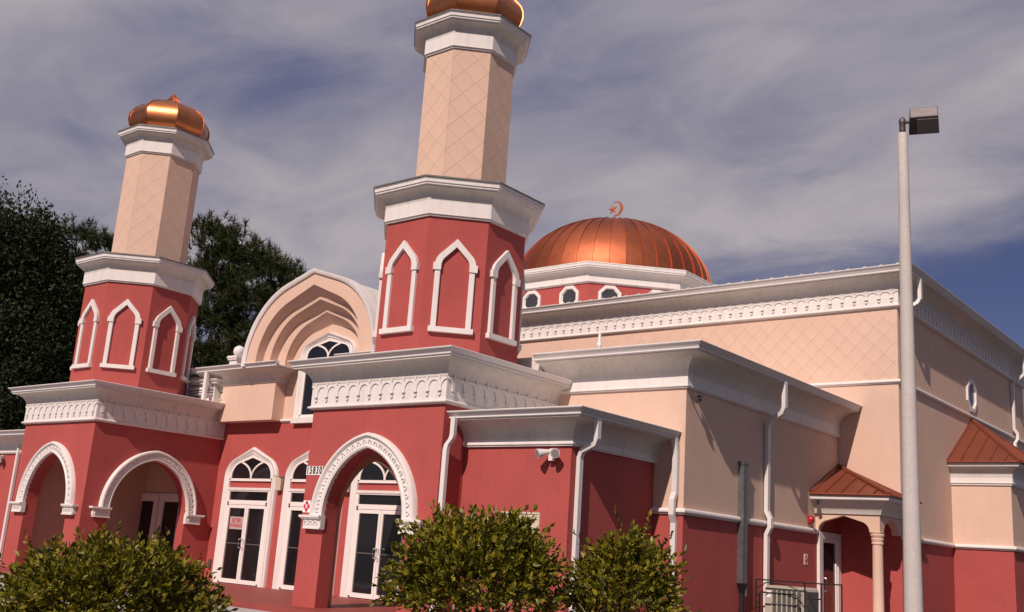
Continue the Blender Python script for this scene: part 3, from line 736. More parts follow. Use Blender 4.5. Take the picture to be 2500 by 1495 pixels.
# street number beside the nearer arch: a white plate for each black digit
F0 = FRONT(0.0)
t = thing('house_number', 'black digits 15830 on white plates beside the near arch', 'house number', (-3.47, 0, 2.9))
for k, ch in enumerate('15830'):
    u = -3.705 + k * 0.100
    b = MB(); b.fbox(F0, u - 0.0475, u + 0.0475, 2.815, 3.0, 0, 0.012); p = b.build('digit_plate', SIGNW, t, 0)
    text_mesh(ch, 0.215, F0.M(u, 2.907, 0.016), SIGNB, 'digit', p, sx=0.66, bold=0.005)
def cross_sign(F, u, v, w, h, label, letter):
    p0 = F(u, v)
    t = thing('fire_sign', label, 'sign', tuple(p0))
    b = MB(); b.fbox(F, u - w / 2, u + w / 2, v - h / 2, v + h / 2, 0, 0.008); b.build('sign_plate', SIGNW, t, 0)
    b = MB(); P = []; rr = min(w, h) * 0.46
    for k in range(4):
        a = k * math.pi / 2
        for da, q in ((-0.42, 0.98), (-0.20, 1.06), (0.0, 1.16), (0.20, 1.06), (0.42, 0.98), (math.pi / 4, 0.74)):
            P.append((u + rr * q * math.cos(a + da) * 0.82, v + rr * q * math.sin(a + da) * (h / w) * 0.9))
    b.prism(F, P, 0.008, 0.012); b.build('fire_cross', SIGNR, t, 0)
    b = MB(); n = 16; b.prism(F, [(u + rr * 0.42 * math.cos(2 * math.pi * i / n), v + rr * 0.46 * math.sin(2 * math.pi * i / n)) for i in range(n)], 0.012, 0.0135); b.build('roundel', SIGNW, t, 0)
    b = MB(); b.prism(F, [(u + rr * 0.35 * math.cos(2 * math.pi * i / n), v + rr * 0.39 * math.sin(2 * math.pi * i / n)) for i in range(n)], 0.0135, 0.015); b.build('roundel', SIGNR, t, 0)
    text_mesh(letter, rr * 0.8, F.M(u, v, 0.0175), SIGNW, 'sign_letter', t, ext=0.001, bold=0.003)
cross_sign(F0, -3.625, 2.175, 0.23, 0.24, 'white plate with red fire cross beside the near arch impost', 'R')
# entrance notice on the first door
t = thing('door_notice', 'pale notice lettered SISTERS ENTRANCE in red on the glass door', 'sign', (-11.2, 3.98, 1.84))
F = FRONT(3.985)
b = MB(); b.fbox(F, -11.535, -10.945, 1.67, 2.01, 0.0, 0.008); b.build('sign_board', SIGNP, t, 0)
text_mesh('SISTERS', 0.165, F.M(-11.24, 1.905, 0.011), SIGNR, 'sign_text', t, ext=0.0015, sx=0.80, bold=0.003)
text_mesh('ENTRANCE', 0.145, F.M(-11.24, 1.765, 0.011), SIGNR, 'sign_text', t, ext=0.0015, sx=0.72, bold=0.003)
# grey outlet cover low on the entrance wall
t = thing('outlet_cover', 'small grey outlet cover low on the red wall beside the first door', 'outlet', (-12.2, 4.0, 0.7))
F = FRONT(4.0)
b = MB(); b.fbox(F, -12.27, -12.16, 0.62, 0.80, 0, 0.05); b.build('cover', GALV, t, 0)
b = MB(); b.fbox(F, -12.255, -12.175, 0.56, 0.62, 0, 0.075); b.build('hood', GALV, t, 0)

# ------------------------------------------------------------------ downspouts
def downspout(pts, parent, w=0.10, d=0.075, m_=None, name='downspout'):
    """rectangular pipe swept through pts (world), width along y or x chosen by 'axis' of each point's tangent"""
    b = MB(); pts = [Vector(p) for p in pts]; rows = []
    n = len(pts)
    for i in range(n):
        if i == 0: dr = pts[1] - pts[0]
        elif i == n - 1: dr = pts[-1] - pts[-2]
        else: dr = (pts[i] - pts[i - 1]).normalized() + (pts[i + 1] - pts[i]).normalized()
        dr.normalize()
        side = WD[0] if WD else Vector((1, 0, 0))
        nrm = dr.cross(side).normalized()
        c = 1.0
        if 0 < i < n - 1: c = 1 / max(0.6, dr.dot((pts[i + 1] - pts[i]).normalized()))
        rows.append([pts[i] + side * (sx * w / 2) + nrm * (sy * d / 2 * c) for sx, sy in ((-1, -1), (1, -1), (1, 1), (-1, 1))])
    P = [p for r in rows for p in r]
    fs = [(4 * i + j, 4 * i + (j + 1) % 4, 4 * i + 4 + (j + 1) % 4, 4 * i + 4 + j) for i in range(n - 1) for j in range(4)]
    fs += [(3, 2, 1, 0), tuple(4 * (n - 1) + j for j in range(4))]
    b.add(P, fs); o = b.build(name, m_ or GUTTER, parent, 25)
    return o
WD = [Vector((1, 0, 0))]
def set_side(x, y): WD[0] = Vector((x, y, 0))

# ------------------------------------------------------------------ low red annex beside the near minaret (and its twin beyond the far one)
def red_annex(x0, x1, path, label, twin=False):
    T = thing('red_annex', label, 'building', ((x0 + x1) / 2, 2.0, 0.1))
    b = MB(); b.box(min(x0, x1), max(x0, x1), 0.66, 3.9 if twin else 3.47, 0.0, 3.95); b.build('red_wall', RED, T, 0)
    b = MB(); b.sweep(path, [(-0.05, 3.43), (0.05, 3.43), (0.05, 3.45), (0.075, 3.46), (0.075, 3.485), (0.055, 3.495), (0.055, 3.56), (-0.05, 3.56)]); b.build('moulding', WHITE, T, 0)
    b = MB(); b.sweep(path, cove_prof(0.06, 3.56, 0.48, 3.88, 8)); b.build('cove', SOFFIT, T)
    b = MB(); b.sweep(path, gutter_prof(0.59, 4.045)); b.build('gutter', GUTTER, T, 20)
    xa, xb = min(x0, x1) - (0.5 if twin else 0), max(x0, x1) + (0 if twin else 0.5)
    b = MB(); b.box(xa, xb, 0.16, 3.9 if twin else 3.46, 3.93, 3.97); b.build('roof_deck', GUTTER, T, 0)
    return T
AN = red_annex(0.0, 2.51, [(0.0, 0.66), (2.51, 0.66), (2.51, 3.477)], 'low red annex to the right of the near minaret, with white coved eaves')
set_side(1, 0)
downspout([(0.17, 0.10, 3.92), (0.17, 0.10, 3.60), (0.15, 0.10, 3.52), (0.085, 0.06, 3.40), (0.07, 0.05, 3.30), (0.07, 0.05, 0.2)], AN, 0.10, 0.08)
set_side(0, 1)
downspout([(3.02, 0.70, 3.92), (3.02, 0.70, 3.56), (2.97, 0.72, 3.46), (2.62, 0.84, 3.36), (2.56, 0.86, 3.25), (2.56, 0.86, 0.2)], AN, 0.105, 0.08)
# beige panel cover on the annex front
t = thing('wall_panel_cover', 'cream metal panel cover on the red annex wall behind the middle shrub', 'panel', (1.45, 0.66, 1.9))
F = FRONT(0.66)
b = MB(); b.fbox(F, 1.0, 1.88, 1.55, 2.22, 0, 0.02); b.build('panel_sheet', CREAM, t, 0)
b = MB(); b.fbox(F, 0.97, 1.0, 1.52, 2.25, 0, 0.035); b.fbox(F, 1.88, 1.91, 1.52, 2.25, 0, 0.035); b.fbox(F, 1.0, 1.88, 2.22, 2.25, 0, 0.035); b.fbox(F, 1.0, 1.88, 1.52, 1.55, 0, 0.035); b.build('panel_frame', CREAM, t, 0)
def floodlight(x, y, z, label):
    t = thing('floodlight', label, 'floodlight', (x, y, z), 'twin-headed floodlights under the annex eaves')
    F = FRONT(y)
    b = MB(); b.fbox(F, x - 0.06, x + 0.06, z - 0.06, z + 0.05, 0, 0.05); b.build('mount_box', GUTTER, t, 0)
    b = MB(); b.fbox(F, x - 0.045, x + 0.045, z - 0.17, z - 0.05, 0.03, 0.10); b.build('motion_sensor', GUTTER, t, 0)
    for s_ in (-1, 1):
        b = MB()
        p0 = Vector((x + s_ * 0.03, y - 0.05, z)); d = Vector((s_ * 0.55 + 0.12, -0.75, -0.22)).normalized()
        p1 = p0 + d * 0.07; p2 = p0 + d * 0.17; p3 = p0 + d * 0.27
        b.tube([p0, p1, p2, p3], [0.035, 0.045, 0.068, 0.088], 16, caps=True); b.build('lamp_head', GUTTER, t, 60)
        b = MB(); b.tube([p3 + d * 0.001, p3 + d * 0.005], [0.072, 0.072], 16); b.build('lens', LENS, t, 0)
floodlight(2.14, 0.64, 3.33, 'white twin floodlight on the red annex wall right of the near minaret')
AL = red_annex(-16.18, -24.0, [(-24.0, 0.66), (-16.18, 0.66)], 'red wing at the far left edge beyond the far minaret', True)
set_side(1, 0)
downspout([(-17.52, 0.57, 3.62), (-17.52, 0.57, 2.0), (-17.52, 0.57, 0.1)], AL, 0.10, 0.075)
floodlight(-18.55, 0.64, 3.33, 'white twin floodlight on the red wing at the left edge')

# ------------------------------------------------------------------ two-tone side block
SB = thing('side_block', 'peach and red block with copper entry canopy, between near minaret and tall hall', 'building', (1.6, 7.3, 0.1))
b = MB(); b.box(-1.5, 3.183, 3.477, 11.2, 0, 2.47); b.build('red_wall', RED, SB, 0)
b = MB(); b.box(-1.5, 3.183, 3.477, 11.2, 2.47, 5.55); b.build('peach_wall', PEACH, SB, 0)
path = [(-0.25 + 0.63, 3.477), (3.183, 3.477), (3.183, 11.215)]
path = [(-0.23, 3.477), (3.183, 3.477), (3.183, 11.215)]
b = MB(); b.sweep(path, [(-0.05, 4.905), (0.045, 4.905), (0.045, 4.925), (0.075, 4.935), (0.075, 4.96), (0.05, 4.97), (0.05, 5.19), (-0.05, 5.19)]); b.build('eaves_band', WHITE, SB, 0)
b = MB(); b.sweep(path, cove_prof(0.055, 5.19, 0.50, 5.53, 8)); b.build('cove', SOFFIT, SB)
b = MB(); b.sweep(path, gutter_prof(0.626, 5.705, 0.15)); b.build('gutter', GUTTER, SB, 20)
b = MB(); b.box(-0.3, 3.7, 2.95, 11.2, 5.58, 5.62); b.build('roof_deck', GUTTER, SB, 0)
b = MB()
b.sweep([(2.515, 3.477), (3.183, 3.477), (3.183, 5.72)], mould_prof(0.085, 2.455, 2.57)); b.build('belt_moulding', WHITE, SB, 40)
b = MB(); b.sweep([(3.183, 5.96), (3.183, 9.78)], mould_prof(0.085, 2.455, 2.57)); b.build('belt_moulding', WHITE, SB, 40)
set_side(1, 0)
downspout([(3.02, 3.34, 3.93), (3.02, 3.385, 3.78), (3.02, 3.42, 3.6), (3.02, 3.42, 2.86), (3.02, 3.34, 2.72), (3.02, 3.33, 2.45), (3.02, 3.42, 2.30), (3.02, 3.42, 0.1)], SB, 0.11, 0.08)
set_side(0, 1)
downspout([(3.74, 6.78, 5.57), (3.74, 6.78, 5.0), (3.68, 6.80, 4.88), (3.32, 6.96, 4.74), (3.25, 7.0, 4.62), (3.25, 7.0, 2.78), (3.33, 7.0, 2.62), (3.33, 7.0, 2.44), (3.25, 7.0, 2.28), (3.25, 7.0, 0.1)], SB, 0.12, 0.085)
b = MB(); b.box(-1.3, -0.27, 3.25, 4.6, 5.0, 5.72); b.build('roof_curb', SOFFIT, SB, 0)
# vent pipe stub on the roof
b = MB(); b.lathe([(0.045, 0), (0.045, 0.66), (0.065, 0.70), (0.06, 0.76), (0.037, 0.80), (0.035, 0.99)], 12, (0.02, 5.0, 5.58)); t = b.build('vent_pipe', GUTTER, SB)
# galvanised cable duct climbing the wall
t = thing('cable_duct', 'tall grey galvanised cable duct on the sunlit side wall', 'duct', (3.19, 5.84, 1.2))
b = MB(); b.box(3.186, 3.31, 5.74, 5.94, 1.24, 3.66); b.build('duct_body', GALV, t, 0)
b = MB(); b.box(3.186, 3.325, 5.725, 5.955, 3.66, 3.72); b.build('duct_cap', GALV, t, 0)
b = MB(); b.box(3.31, 3.318, 5.745, 5.765, 1.24, 3.66); b.box(3.31, 3.318, 5.915, 5.935, 1.24, 3.66); b.build('duct_seam', GALV, t, 0)
b = MB(); b.add([(3.186, 5.74, 1.24), (3.33, 5.74, 1.24), (3.33, 5.96, 1.24), (3.186, 5.96, 1.24), (3.2, 5.82, 1.05), (3.28, 5.82, 1.05), (3.28, 5.92, 1.05), (3.2, 5.92, 1.05)],
               [(0, 1, 2, 3), (4, 7, 6, 5), (0, 4, 5, 1), (1, 5, 6, 2), (2, 6, 7, 3), (3, 7, 4, 0)])
b.build('duct_funnel', BLACK, t, 0)
b = MB(); b.tube([(3.24, 5.87, 1.06), (3.24, 5.88, 0.1)], 0.05, 8); b.build('conduit', BLACK, t, 60)
b = MB(); b.tube([(3.26, 5.99, 1.20), (3.26, 5.99, 0.98)], 0.028, 8); b.build('valve', CHROME, t, 60)
# fire alarm bell
t = thing('fire_alarm', 'red fire alarm sounder on the wall left of the copper canopy', 'alarm', (3.19, 9.36, 2.75))
F = RSIDE(3.183)
b = MB(); b.fbox(F, 9.30, 9.46, 2.66, 2.84, 0, 0.05); b.build('alarm_base', REDGL, t, 0)
b = MB(); c = F(9.34, 2.76, 0.05); b.tube([c, c + Vector((0.05, 0, 0)), c + Vector((0.09, 0, 0)), c + Vector((0.105, 0, 0))], [0.088, 0.088, 0.07, 0.025], 16); b.build('alarm_horn', REDGL, t, 60)
cross_sign(F, 9.21, 1.845, 0.2, 0.24, 'white plate with red fire cross beside the copper-roofed side door', 'R')
def security_camera(p, d, label):
    t = thing('security_camera', label, 'camera', tuple(p)); p = Vector(p); d = Vector(d).normalized()
    b = MB(); b.tube([p, p + Vector((0.10, 0, 0)), p + Vector((0.16, 0, 0.03))], 0.018, 8); b.build('bracket', GALV, t, 60)
    c = p + Vector((0.16, 0, 0.06))
    b = MB(); b.tube([c - d * 0.11, c + d * 0.11], [0.045, 0.045], 12); b.build('camera_body', GALV, t, 60)
    b = MB(); b.tube([c + d * 0.11, c + d * 0.115], [0.035, 0.035], 12); b.build('lens', BLACK, t, 0)
    b = MB(); b.box(c.x - 0.05, c.x + 0.05, c.y - 0.14, c.y + 0.06, c.z + 0.046, c.z + 0.056); b.build('sun_shield', GALV, t, 0)
security_camera((3.183, 3.72, 4.66), (0.5, -0.8, -0.3), 'small security camera below the eaves at the peach corner')
# AC condenser with its black guard
t = thing('air_conditioner', 'beige air conditioning condenser behind a black iron guard', 'air conditioner', (3.9, 6.85, 0.1))
b = MB(); prof = [(0, 0.1), (0.90, 0.1), (0.90, 1.16), (0.88, 1.21), (0.83, 1.24), (0.07, 1.24), (0.02, 1.21), (0, 1.16)]
F = FRONT(6.5, 3.46)
b.prism(F, prof, -0.62, 0.0); b.build('cabinet', ACMET, t, 0)
b = MB(); b.fbox(F, 0.15, 0.80, 0.2, 1.15, 0, 0.004); b.build('grille', ACGRILL, t, 0)
for k in range(7):
    b = MB(); u = 0.145 + k * 0.108; b.fbox(F, u, u + 0.028, 0.2, 1.15, 0.004, 0.022); b.build('louvre', ACMET, t, 0)
b = MB(); b.fbox(RSIDE(4.36), 6.54, 7.08, 0.2, 1.16, 0, 0.01); b.build('coil_grille', ACGRILL, t, 0)
b = MB(); b.fbox(F, 0.03, 0.125, 0.99, 1.13, 0, 0.006); b.build('rating_label', SIGNW, t, 0)
t = thing('iron_guard', 'black iron guard cage standing around the condenser', 'guard', (4.0, 6.7, 0.1))
def bar(*pts, r=0.016, nm='guard_rail'):
    b = MB(); b.tube(pts, r, 6); b.build(nm, BLACK, t, 40)
for x, y in ((3.35, 6.3), (4.76, 6.3), (4.40, 6.32), (4.76, 7.35)): bar((x, y, 0.1), (x, y, 1.34), nm='guard_post')
bar((3.35, 6.3, 1.34), (4.76, 6.3, 1.34)); bar((4.76, 6.3, 1.34), (4.76, 7.35, 1.34)); bar((3.35, 6.3, 0.62), (4.76, 6.3, 0.62))
bar((4.40, 6.32, 1.04), (4.76, 6.32, 1.04)); bar((4.78, 6.25, 1.04), (4.78, 6.25, 0.1), nm='guard_post')
bar((3.47, 6.22, 0.1), (3.47, 6.22, 1.05), (3.5, 6.22, 1.09), (4.24, 6.22, 1.09), (4.30, 6.22, 1.05), (4.30, 6.22, 0.1), r=0.02, nm='guard_gate')
bar((3.44, 6.25, 1.19), (3.60, 6.25, 1.29), (4.0, 6.25, 1.28), (4.26, 6.25, 1.2), (4.36, 6.25, 1.08), r=0.012)
for z in (1.19, 1.03, 0.88, 0.78): bar((3.35, 6.3, z), (3.48, 6.24, z), r=0.011)

# ------------------------------------------------------------------ copper-roofed side entry canopy
CP = thing('entry_canopy', 'small side entry with keel arches, one round column and a copper hip roof', 'canopy', (4.0, 10.5, 0.2))
F = FRONT(9.78)
b = MB(); th = 0.18
crv = keel(0.61, 0.36, 0.24, 2.54, 8, 3.86)
def canopy_wall(F, u0, u1, crv, z0, z1):
    for w in (0, -th):
        b.add([F(u0, z0, w), F(crv[0][0], z0, w), F(crv[0][0], z1, w), F(u0, z1, w)], [(0, 1, 2, 3)])
        b.add([F(crv[-1][0], z0, w), F(u1, z0, w), F(u1, z1, w), F(crv[-1][0], z1, w)], [(0, 1, 2, 3)])
        for i in range(len(crv) - 1):
            a, c = crv[i], crv[i + 1]; b.add([F(a[0], a[1], w), F(c[0], c[1], w), F(c[0], z1, w), F(a[0], z1, w)], [(0, 1, 2, 3)])
    for i in range(len(crv) - 1):
        a, c = crv[i], crv[i + 1]; b.add([F(a[0], a[1], 0), F(c[0], c[1], 0), F(c[0], c[1], -th), F(a[0], a[1], -th)], [(0, 1, 2, 3)])
    for ua, ub in ((u0, crv[0][0]), (crv[-1][0], u1)): b.add([F(ua, z0, 0), F(ub, z0, 0), F(ub, z0, -th), F(ua, z0, -th)], [(0, 1, 2, 3)])
    for u in (u0, u1): b.add([F(u, z0, 0), F(u, z1, 0), F(u, z1, -th), F(u, z0, -th)], [(0, 1, 2, 3)])
canopy_wall(F, 3.185, 4.71, crv, 2.54, 3.2)
b.build('arch_wall', PEACH, CP, 0, recalc=False)
b = MB(); crv = keel(0.52, 0.36, 0.22, 2.54, 8, 10.56); canopy_wall(RSIDE(4.71), 9.97, 11.215, crv, 2.54, 3.2); b.build('arch_wall', PEACH, CP, 0, recalc=False)
b = MB(); b.box(3.184, 3.192, 9.97, 11.21, 2.47, 3.14); b.build('inner_wall', RED, CP, 0)
b = MB(); b.box(3.2, 4.70, 11.205, 11.217, 2.47, 3.14); b.build('inner_wall', RED, CP, 0)
b = MB(); b.box(3.19, 4.53, 9.96, 11.2, 3.14, 3.18); b.build('ceiling', PEACH, CP, 0)
b = MB(); b.lathe([(0.15, 0.2), (0.15, 0.28), (0.125, 0.32), (0.122, 1.2), (0.112, 2.27), (0.13, 2.28), (0.132, 2.31), (0.122, 2.33), (0.135, 2.37), (0.14, 2.40), (0.128, 2.42), (0.155, 2.46), (0.16, 2.49), (0.145, 2.51), (0.165, 2.54)], 24, (4.62, 9.87, 0)); b.build('column', PEACH, CP, 40)
pth = [(3.185, 9.78), (4.71, 9.78), (4.71, 11.215)]
b = MB(); b.sweep(pth, [(-0.04, 2.93), (0.04, 2.935), (0.06, 3.0), (0.12, 3.10), (0.26, 3.225), (0.26, 3.24), (-0.04, 3.24)]); b.build('eaves_cornice', SOFFIT, CP, 40)
b = MB(); b.sweep(pth, [(0.20, 3.24), (0.31, 3.24), (0.325, 3.26), (0.325, 3.335), (0.20, 3.335)]); b.build('fascia', WHITE, CP, 0)
# hip roof running up into the corner, sheets and standing seams
def roof_slope(parent, A, B, C, mats, nseam, ridge=0.03):
    """triangular slope: A apex, B-C eaves; one sheet between each pair of seams"""
    A, B, C = map(Vector, (A, B, C)); nrm = (B - A).cross(C - A).normalized()
    if nrm.z < 0: nrm = -nrm
    eu = (C - B); L = eu.length; eu.normalize()
    h = A - B; pa = h.dot(eu)
    up = (h - eu * pa); H = up.length; up.normalize()
    def lim(u):
        return H * (u / pa if u < pa else (L - u) / (L - pa)) if 0 < pa < L else (H * u / L if pa >= L else H * (L - u) / L)
    us = [L * i / nseam for i in range(nseam + 1)]
    for i in range(nseam):
        ks = [us[i]] + ([pa] if us[i] < pa < us[i + 1] else []) + [us[i + 1]]
        top = [(u, max(0.0, lim(u))) for u in ks]
        poly = [(us[i], 0), (us[i + 1], 0)] + [p for p in reversed(top) if p[1] > 1e-4]
        P = [B + eu * u + up * v for u, v in poly]; Q = [p - nrm * 0.03 for p in P]; n = len(P)
        b = MB(); b.add(P + Q, [tuple(range(n)), tuple(reversed(range(n, 2 * n)))] + [(k, (k + 1) % n, n + (k + 1) % n, n + k) for k in range(n)])
        b.build('copper_panel', mats, parent, 0)
    for u in us[1:-1]:
        v = lim(u)
        if v < 0.05: continue
        b = MB(); p0 = B + eu * u; p1 = B + eu * u + up * v
        b.add([p + eu * s_ * 0.011 + nrm * q for p in (p0, p1) for s_ in (-1, 1) for q in (0.0, 0.035)], [(0, 1, 3, 2), (4, 6, 7, 5), (0, 4, 5, 1), (2, 3, 7, 6), (1, 5, 7, 3)])
        b.build('standing_seam', mats, parent, 0)
def hip_cap(parent, p, q, mats, r=0.055):
    b = MB(); b.tube([p, q], r, 6); b.build('hip_cap', mats, parent, 0)
PK = (3.20, 11.19, 4.20)
roof_slope(CP, PK, (3.19, 9.42, 3.39), (5.07, 9.42, 3.36), COPPERP, 5)
roof_slope(CP, PK, (5.07, 9.42, 3.36), (5.07, 11.6, 3.36), COPPERP, 5)
hip_cap(CP, Vector(PK) + Vector((0, 0, .01)), (5.07, 9.42, 3.385), COPPERP); hip_cap(CP, Vector(PK), (3.22, 9.42, 3.41), COPPERP)
b = MB(); b.tube([(3.19, 9.42, 3.37), (5.07, 9.42, 3.36), (5.07, 11.6, 3.36)], 0.03, 6); b.build('drip_edge', COPPERP, CP, 0)
security_camera((3.20, 9.5, 3.12), (0.4, -0.9, -0.2), 'tiny dark camera under the left end of the canopy eaves')
# glazed side door under the canopy
F = RSIDE(3.183)
b = MB(); b.fbox(F, 9.86, 10.06, 0.2, 2.52, 0, 0.07); b.fbox(F, 11.0, 11.19, 0.2, 2.52, 0, 0.07); b.fbox(F, 10.06, 11.0, 2.36, 2.52, 0, 0.07)
dr = b.build('side_door', WHITE, SB, 0)
b = MB(); b.fbox(F, 10.06, 10.14, 0.2, 2.36, 0, 0.05); b.fbox(F, 10.92, 11.0, 0.2, 2.36, 0, 0.05); b.fbox(F, 10.14, 10.92, 2.28, 2.36, 0, 0.05); b.fbox(F, 10.14, 10.92, 0.2, 0.32, 0, 0.05); b.build('door_leaf', FRAME, dr, 0)
b = MB(); b.fbox(F, 10.14, 10.92, 1.32, 2.28, 0, 0.015); b.build('glass_pane', GLASS, dr, 0)
b = MB(); b.fbox(F, 10.14, 10.92, 0.32, 1.32, 0, 0.02); b.build('kick_panel', BROWN, dr, 0)
b = MB(); b.tube([(3.23, 10.10, 1.15), (3.31, 10.10, 1.15), (3.32, 10.10, 1.18), (3.32, 10.10, 1.42), (3.31, 10.10, 1.45), (3.23, 10.10, 1.45)], 0.013, 8); b.build('handle', CHROME, dr, 60)

# ------------------------------------------------------------------ prayer hall
HL = thing('prayer_hall', 'tall peach hall behind, with lozenge panels and a white scalloped frieze', 'building', (-5.6, 17.5, 0.1))
HX, HY, HB, HW = 4.718, 11.22, 23.8, -15.5
b = MB(); b.box(HW, HX, HY, HB, 0, 2.47); b.build('red_wall', RED, HL, 0)
b = MB(); b.box(HW, HX, HY, HB, 2.47, 8.95); wl_ = b.build('peach_wall', PEACH, HL, 0)
path = [(HW, HY), (HX, HY), (HX, HB)]
b = MB(); b.sweep(path, [(-0.05, 8.2), (0.05, 8.2), (0.05, 8.63), (-0.05, 8.63)]); fz = b.build('frieze', WHITE, HL, 0)
b = MB(); b.sweep(path, mould_prof(0.10, 8.165, 8.245)); b.build('moulding', WHITE, HL, 40)
lay_frieze(FRONT(HY - 0.05), HX - 0.318 * 41 + 0.05, HX + 0.05, 8.625, fz, 41, motif=MOTIF_F)
lay_frieze(RSIDE(HX + 0.05), HY - 0.05, HB + 0.05, 8.625, fz, 39, motif=MOTIF_F)
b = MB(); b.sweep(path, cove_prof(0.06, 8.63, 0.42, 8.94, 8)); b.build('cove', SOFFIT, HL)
b = MB(); b.sweep(path, gutter_prof(0.56, 9.135, 0.17)); b.build('gutter', GUTTER, HL, 20)
b = MB(); b.sweep([(HW, HY), (HX, HY), (HX, 14.9), (HX, HB)], mould_prof(0.075, 6.235, 6.335)); b.build('belt_moulding', WHITE, HL, 40)
b = MB(); b.sweep([(HX, 11.23), (HX, 15.3)], mould_prof(0.085, 2.455, 2.57)); b.build('belt_moulding', WHITE, HL, 40)
b = MB(); b.sweep([(HX, 19.6), (HX, HB)], mould_prof(0.085, 2.455, 2.57)); b.build('belt_moulding', WHITE, HL, 40)
diamonds(FRONT(HY), -3.3, HX, 6.34, 8.165, 0.475, PEACH, wl_, gap=0.004, proud=0.005, ou=0.1, ov=0.11)
diamonds(RSIDE(HX), HY, 18.2, 6.34, 8.165, 0.475, PEACH, wl_, gap=0.004, proud=0.005, ou=0.1, ov=0.11)
# low metal roof with the standing seams' ends showing over the gutter
b = MB(); x0, x1, y0, y1 = HW - 0.5, HX + 0.5, HY - 0.48, HB + 0.48
b.add([(x0, y0, 9.0), (x1, y0, 9.0), (x1, y1, 9.0), (x0, y1, 9.0), (x0 + 5, 17.5, 9.35), (x1 - 5, 17.5, 9.35)], [(0, 1, 5, 4), (1, 2, 5), (2, 3, 4, 5), (3, 0, 4)])
rf = b.build('metal_roof', GUTTER, HL, 0)
b = MB(); b.add([(-0.012, 0, 0), (0.012, 0, 0), (0.012, 0.30, 0.012), (-0.012, 0.30, 0.012), (-0.012, 0.0, 0.015), (0.012, 0, 0.015), (0.012, 0.16, 0.085), (-0.012, 0.16, 0.085)], [(0, 1, 2, 3), (0, 4, 5, 1), (4, 7, 6, 5), (7, 3, 2, 6), (0, 3, 7, 4), (1, 5, 6, 2)])
SE = b.mesh('seam_end', GUTTER, 0)
for k in range(25):
    inst(SE, 'seam_end', Matrix.Translation((HX + 0.2 - k * 0.42, HY - 0.55, 9.135)), rf)
set_side(0, 1)
downspout([(5.19, 11.55, 8.97), (5.19, 11.55, 8.42), (5.14, 11.53, 8.32), (4.87, 11.45, 8.15), (4.80, 11.42, 8.05), (4.80, 11.42, 6.42), (4.86, 11.42, 6.32), (4.86, 11.42, 6.2), (4.80, 11.42, 6.1), (4.80, 11.42, 0.1)], HL, 0.12, 0.085)
downspout([(5.19, 22.1, 8.97), (5.19, 22.1, 8.42), (5.14, 22.1, 8.32), (4.87, 22.1, 8.1), (4.80, 22.1, 8.0), (4.80, 22.1, 6.55), (4.88, 22.15, 6.42), (4.88, 22.15, 6.25), (4.80, 22.1, 6.1), (4.80, 22.1, 0.1)], HL, 0.12, 0.085)
def oct_window(F, cx, cz, r, parent, glass=None, wd=0.10, depth=0.07):
    P = lambda q: [(cx + q / math.cos(math.pi / 8) * math.cos(math.pi / 8 + k * math.pi / 4), cz + q / math.cos(math.pi / 8) * math.sin(math.pi / 8 + k * math.pi / 4)) for k in range(9)]
    b = MB(); b.band(F, P(r - wd), P(r), [(0, -0.02), (0, depth), (1, depth), (1, -0.02)], caps=False); fr = b.build('octagon_window', WHITE, parent, 0)
    b = MB(); b.band(F, P(r - wd - 0.025), P(r - wd), [(0, 0.0), (0, 0.03), (1, 0.03), (1, 0.0)], caps=False); b.build('frame', FRAME, fr, 0)
    b = MB(); b.prism(F, P(r - wd - 0.005)[:8], 0.0, 0.012); b.build('glass_pane', glass or GLASSG, fr, 0)
oct_window(RSIDE(HX), 17.47, 6.92, 0.47, HL, None, 0.10, 0.06)

# qibla bay on the hall side
BY = thing('niche_bay', 'peach and red bay on the side wall under a copper pyramid roof', 'building', (5.45, 17.47, 0.1))
x1 = 6.22
b = MB(); b.box(HX - 0.02, x1, 15.3, 19.64, 0, 2.47); b.build('red_wall', RED, BY, 0)
b = MB(); b.box(HX - 0.02, x1, 15.3, 19.64, 2.47, 4.6); b.build('peach_wall', PEACH, BY, 0)
path = [(HX, 15.3), (x1, 15.3), (x1, 19.64), (HX, 19.64)]
b = MB(); b.sweep(path, mould_prof(0.085, 2.455, 2.57)); b.build('belt_moulding', WHITE, BY, 40)
b = MB(); b.sweep(path, [(-0.04, 4.13), (0.04, 4.13), (0.04, 4.16), (0.07, 4.18), (0.07, 4.205), (0.055, 4.215), (0.055, 4.32), (-0.04, 4.32)]); b.build('eaves_band', WHITE, BY, 0)
b = MB(); b.sweep(path, cove_prof(0.055, 4.32, 0.24, 4.60, 6)); b.build('cove', SOFFIT, BY)
b = MB(); b.sweep(path, [(0.1, 4.60), (0.27, 4.60), (0.285, 4.62), (0.285, 4.70), (0.1, 4.70)]); b.build('fascia', WHITE, BY, 0)
AP = (4.735, 17.47, 6.20); C0 = (4.69, 14.95, 4.72); C1 = (6.56, 14.95, 4.72); C2 = (6.56, 19.99, 4.72); C3 = (4.735, 19.99, 4.72)
roof_slope(BY, AP, C0, C1, COPPERP, 5); roof_slope(BY, AP, C1, C2, COPPERP, 9); roof_slope(BY, AP, C2, C3, COPPERP, 4)
hip_cap(BY, AP, C1, COPPERP, 0.06); hip_cap(BY, AP, C2, COPPERP, 0.06); hip_cap(BY, AP, C0, COPPERP, 0.06)
b = MB(); b.tube([C0, C1, C2, C3], 0.025, 6); b.build('drip_edge', COPPERP, BY, 0)

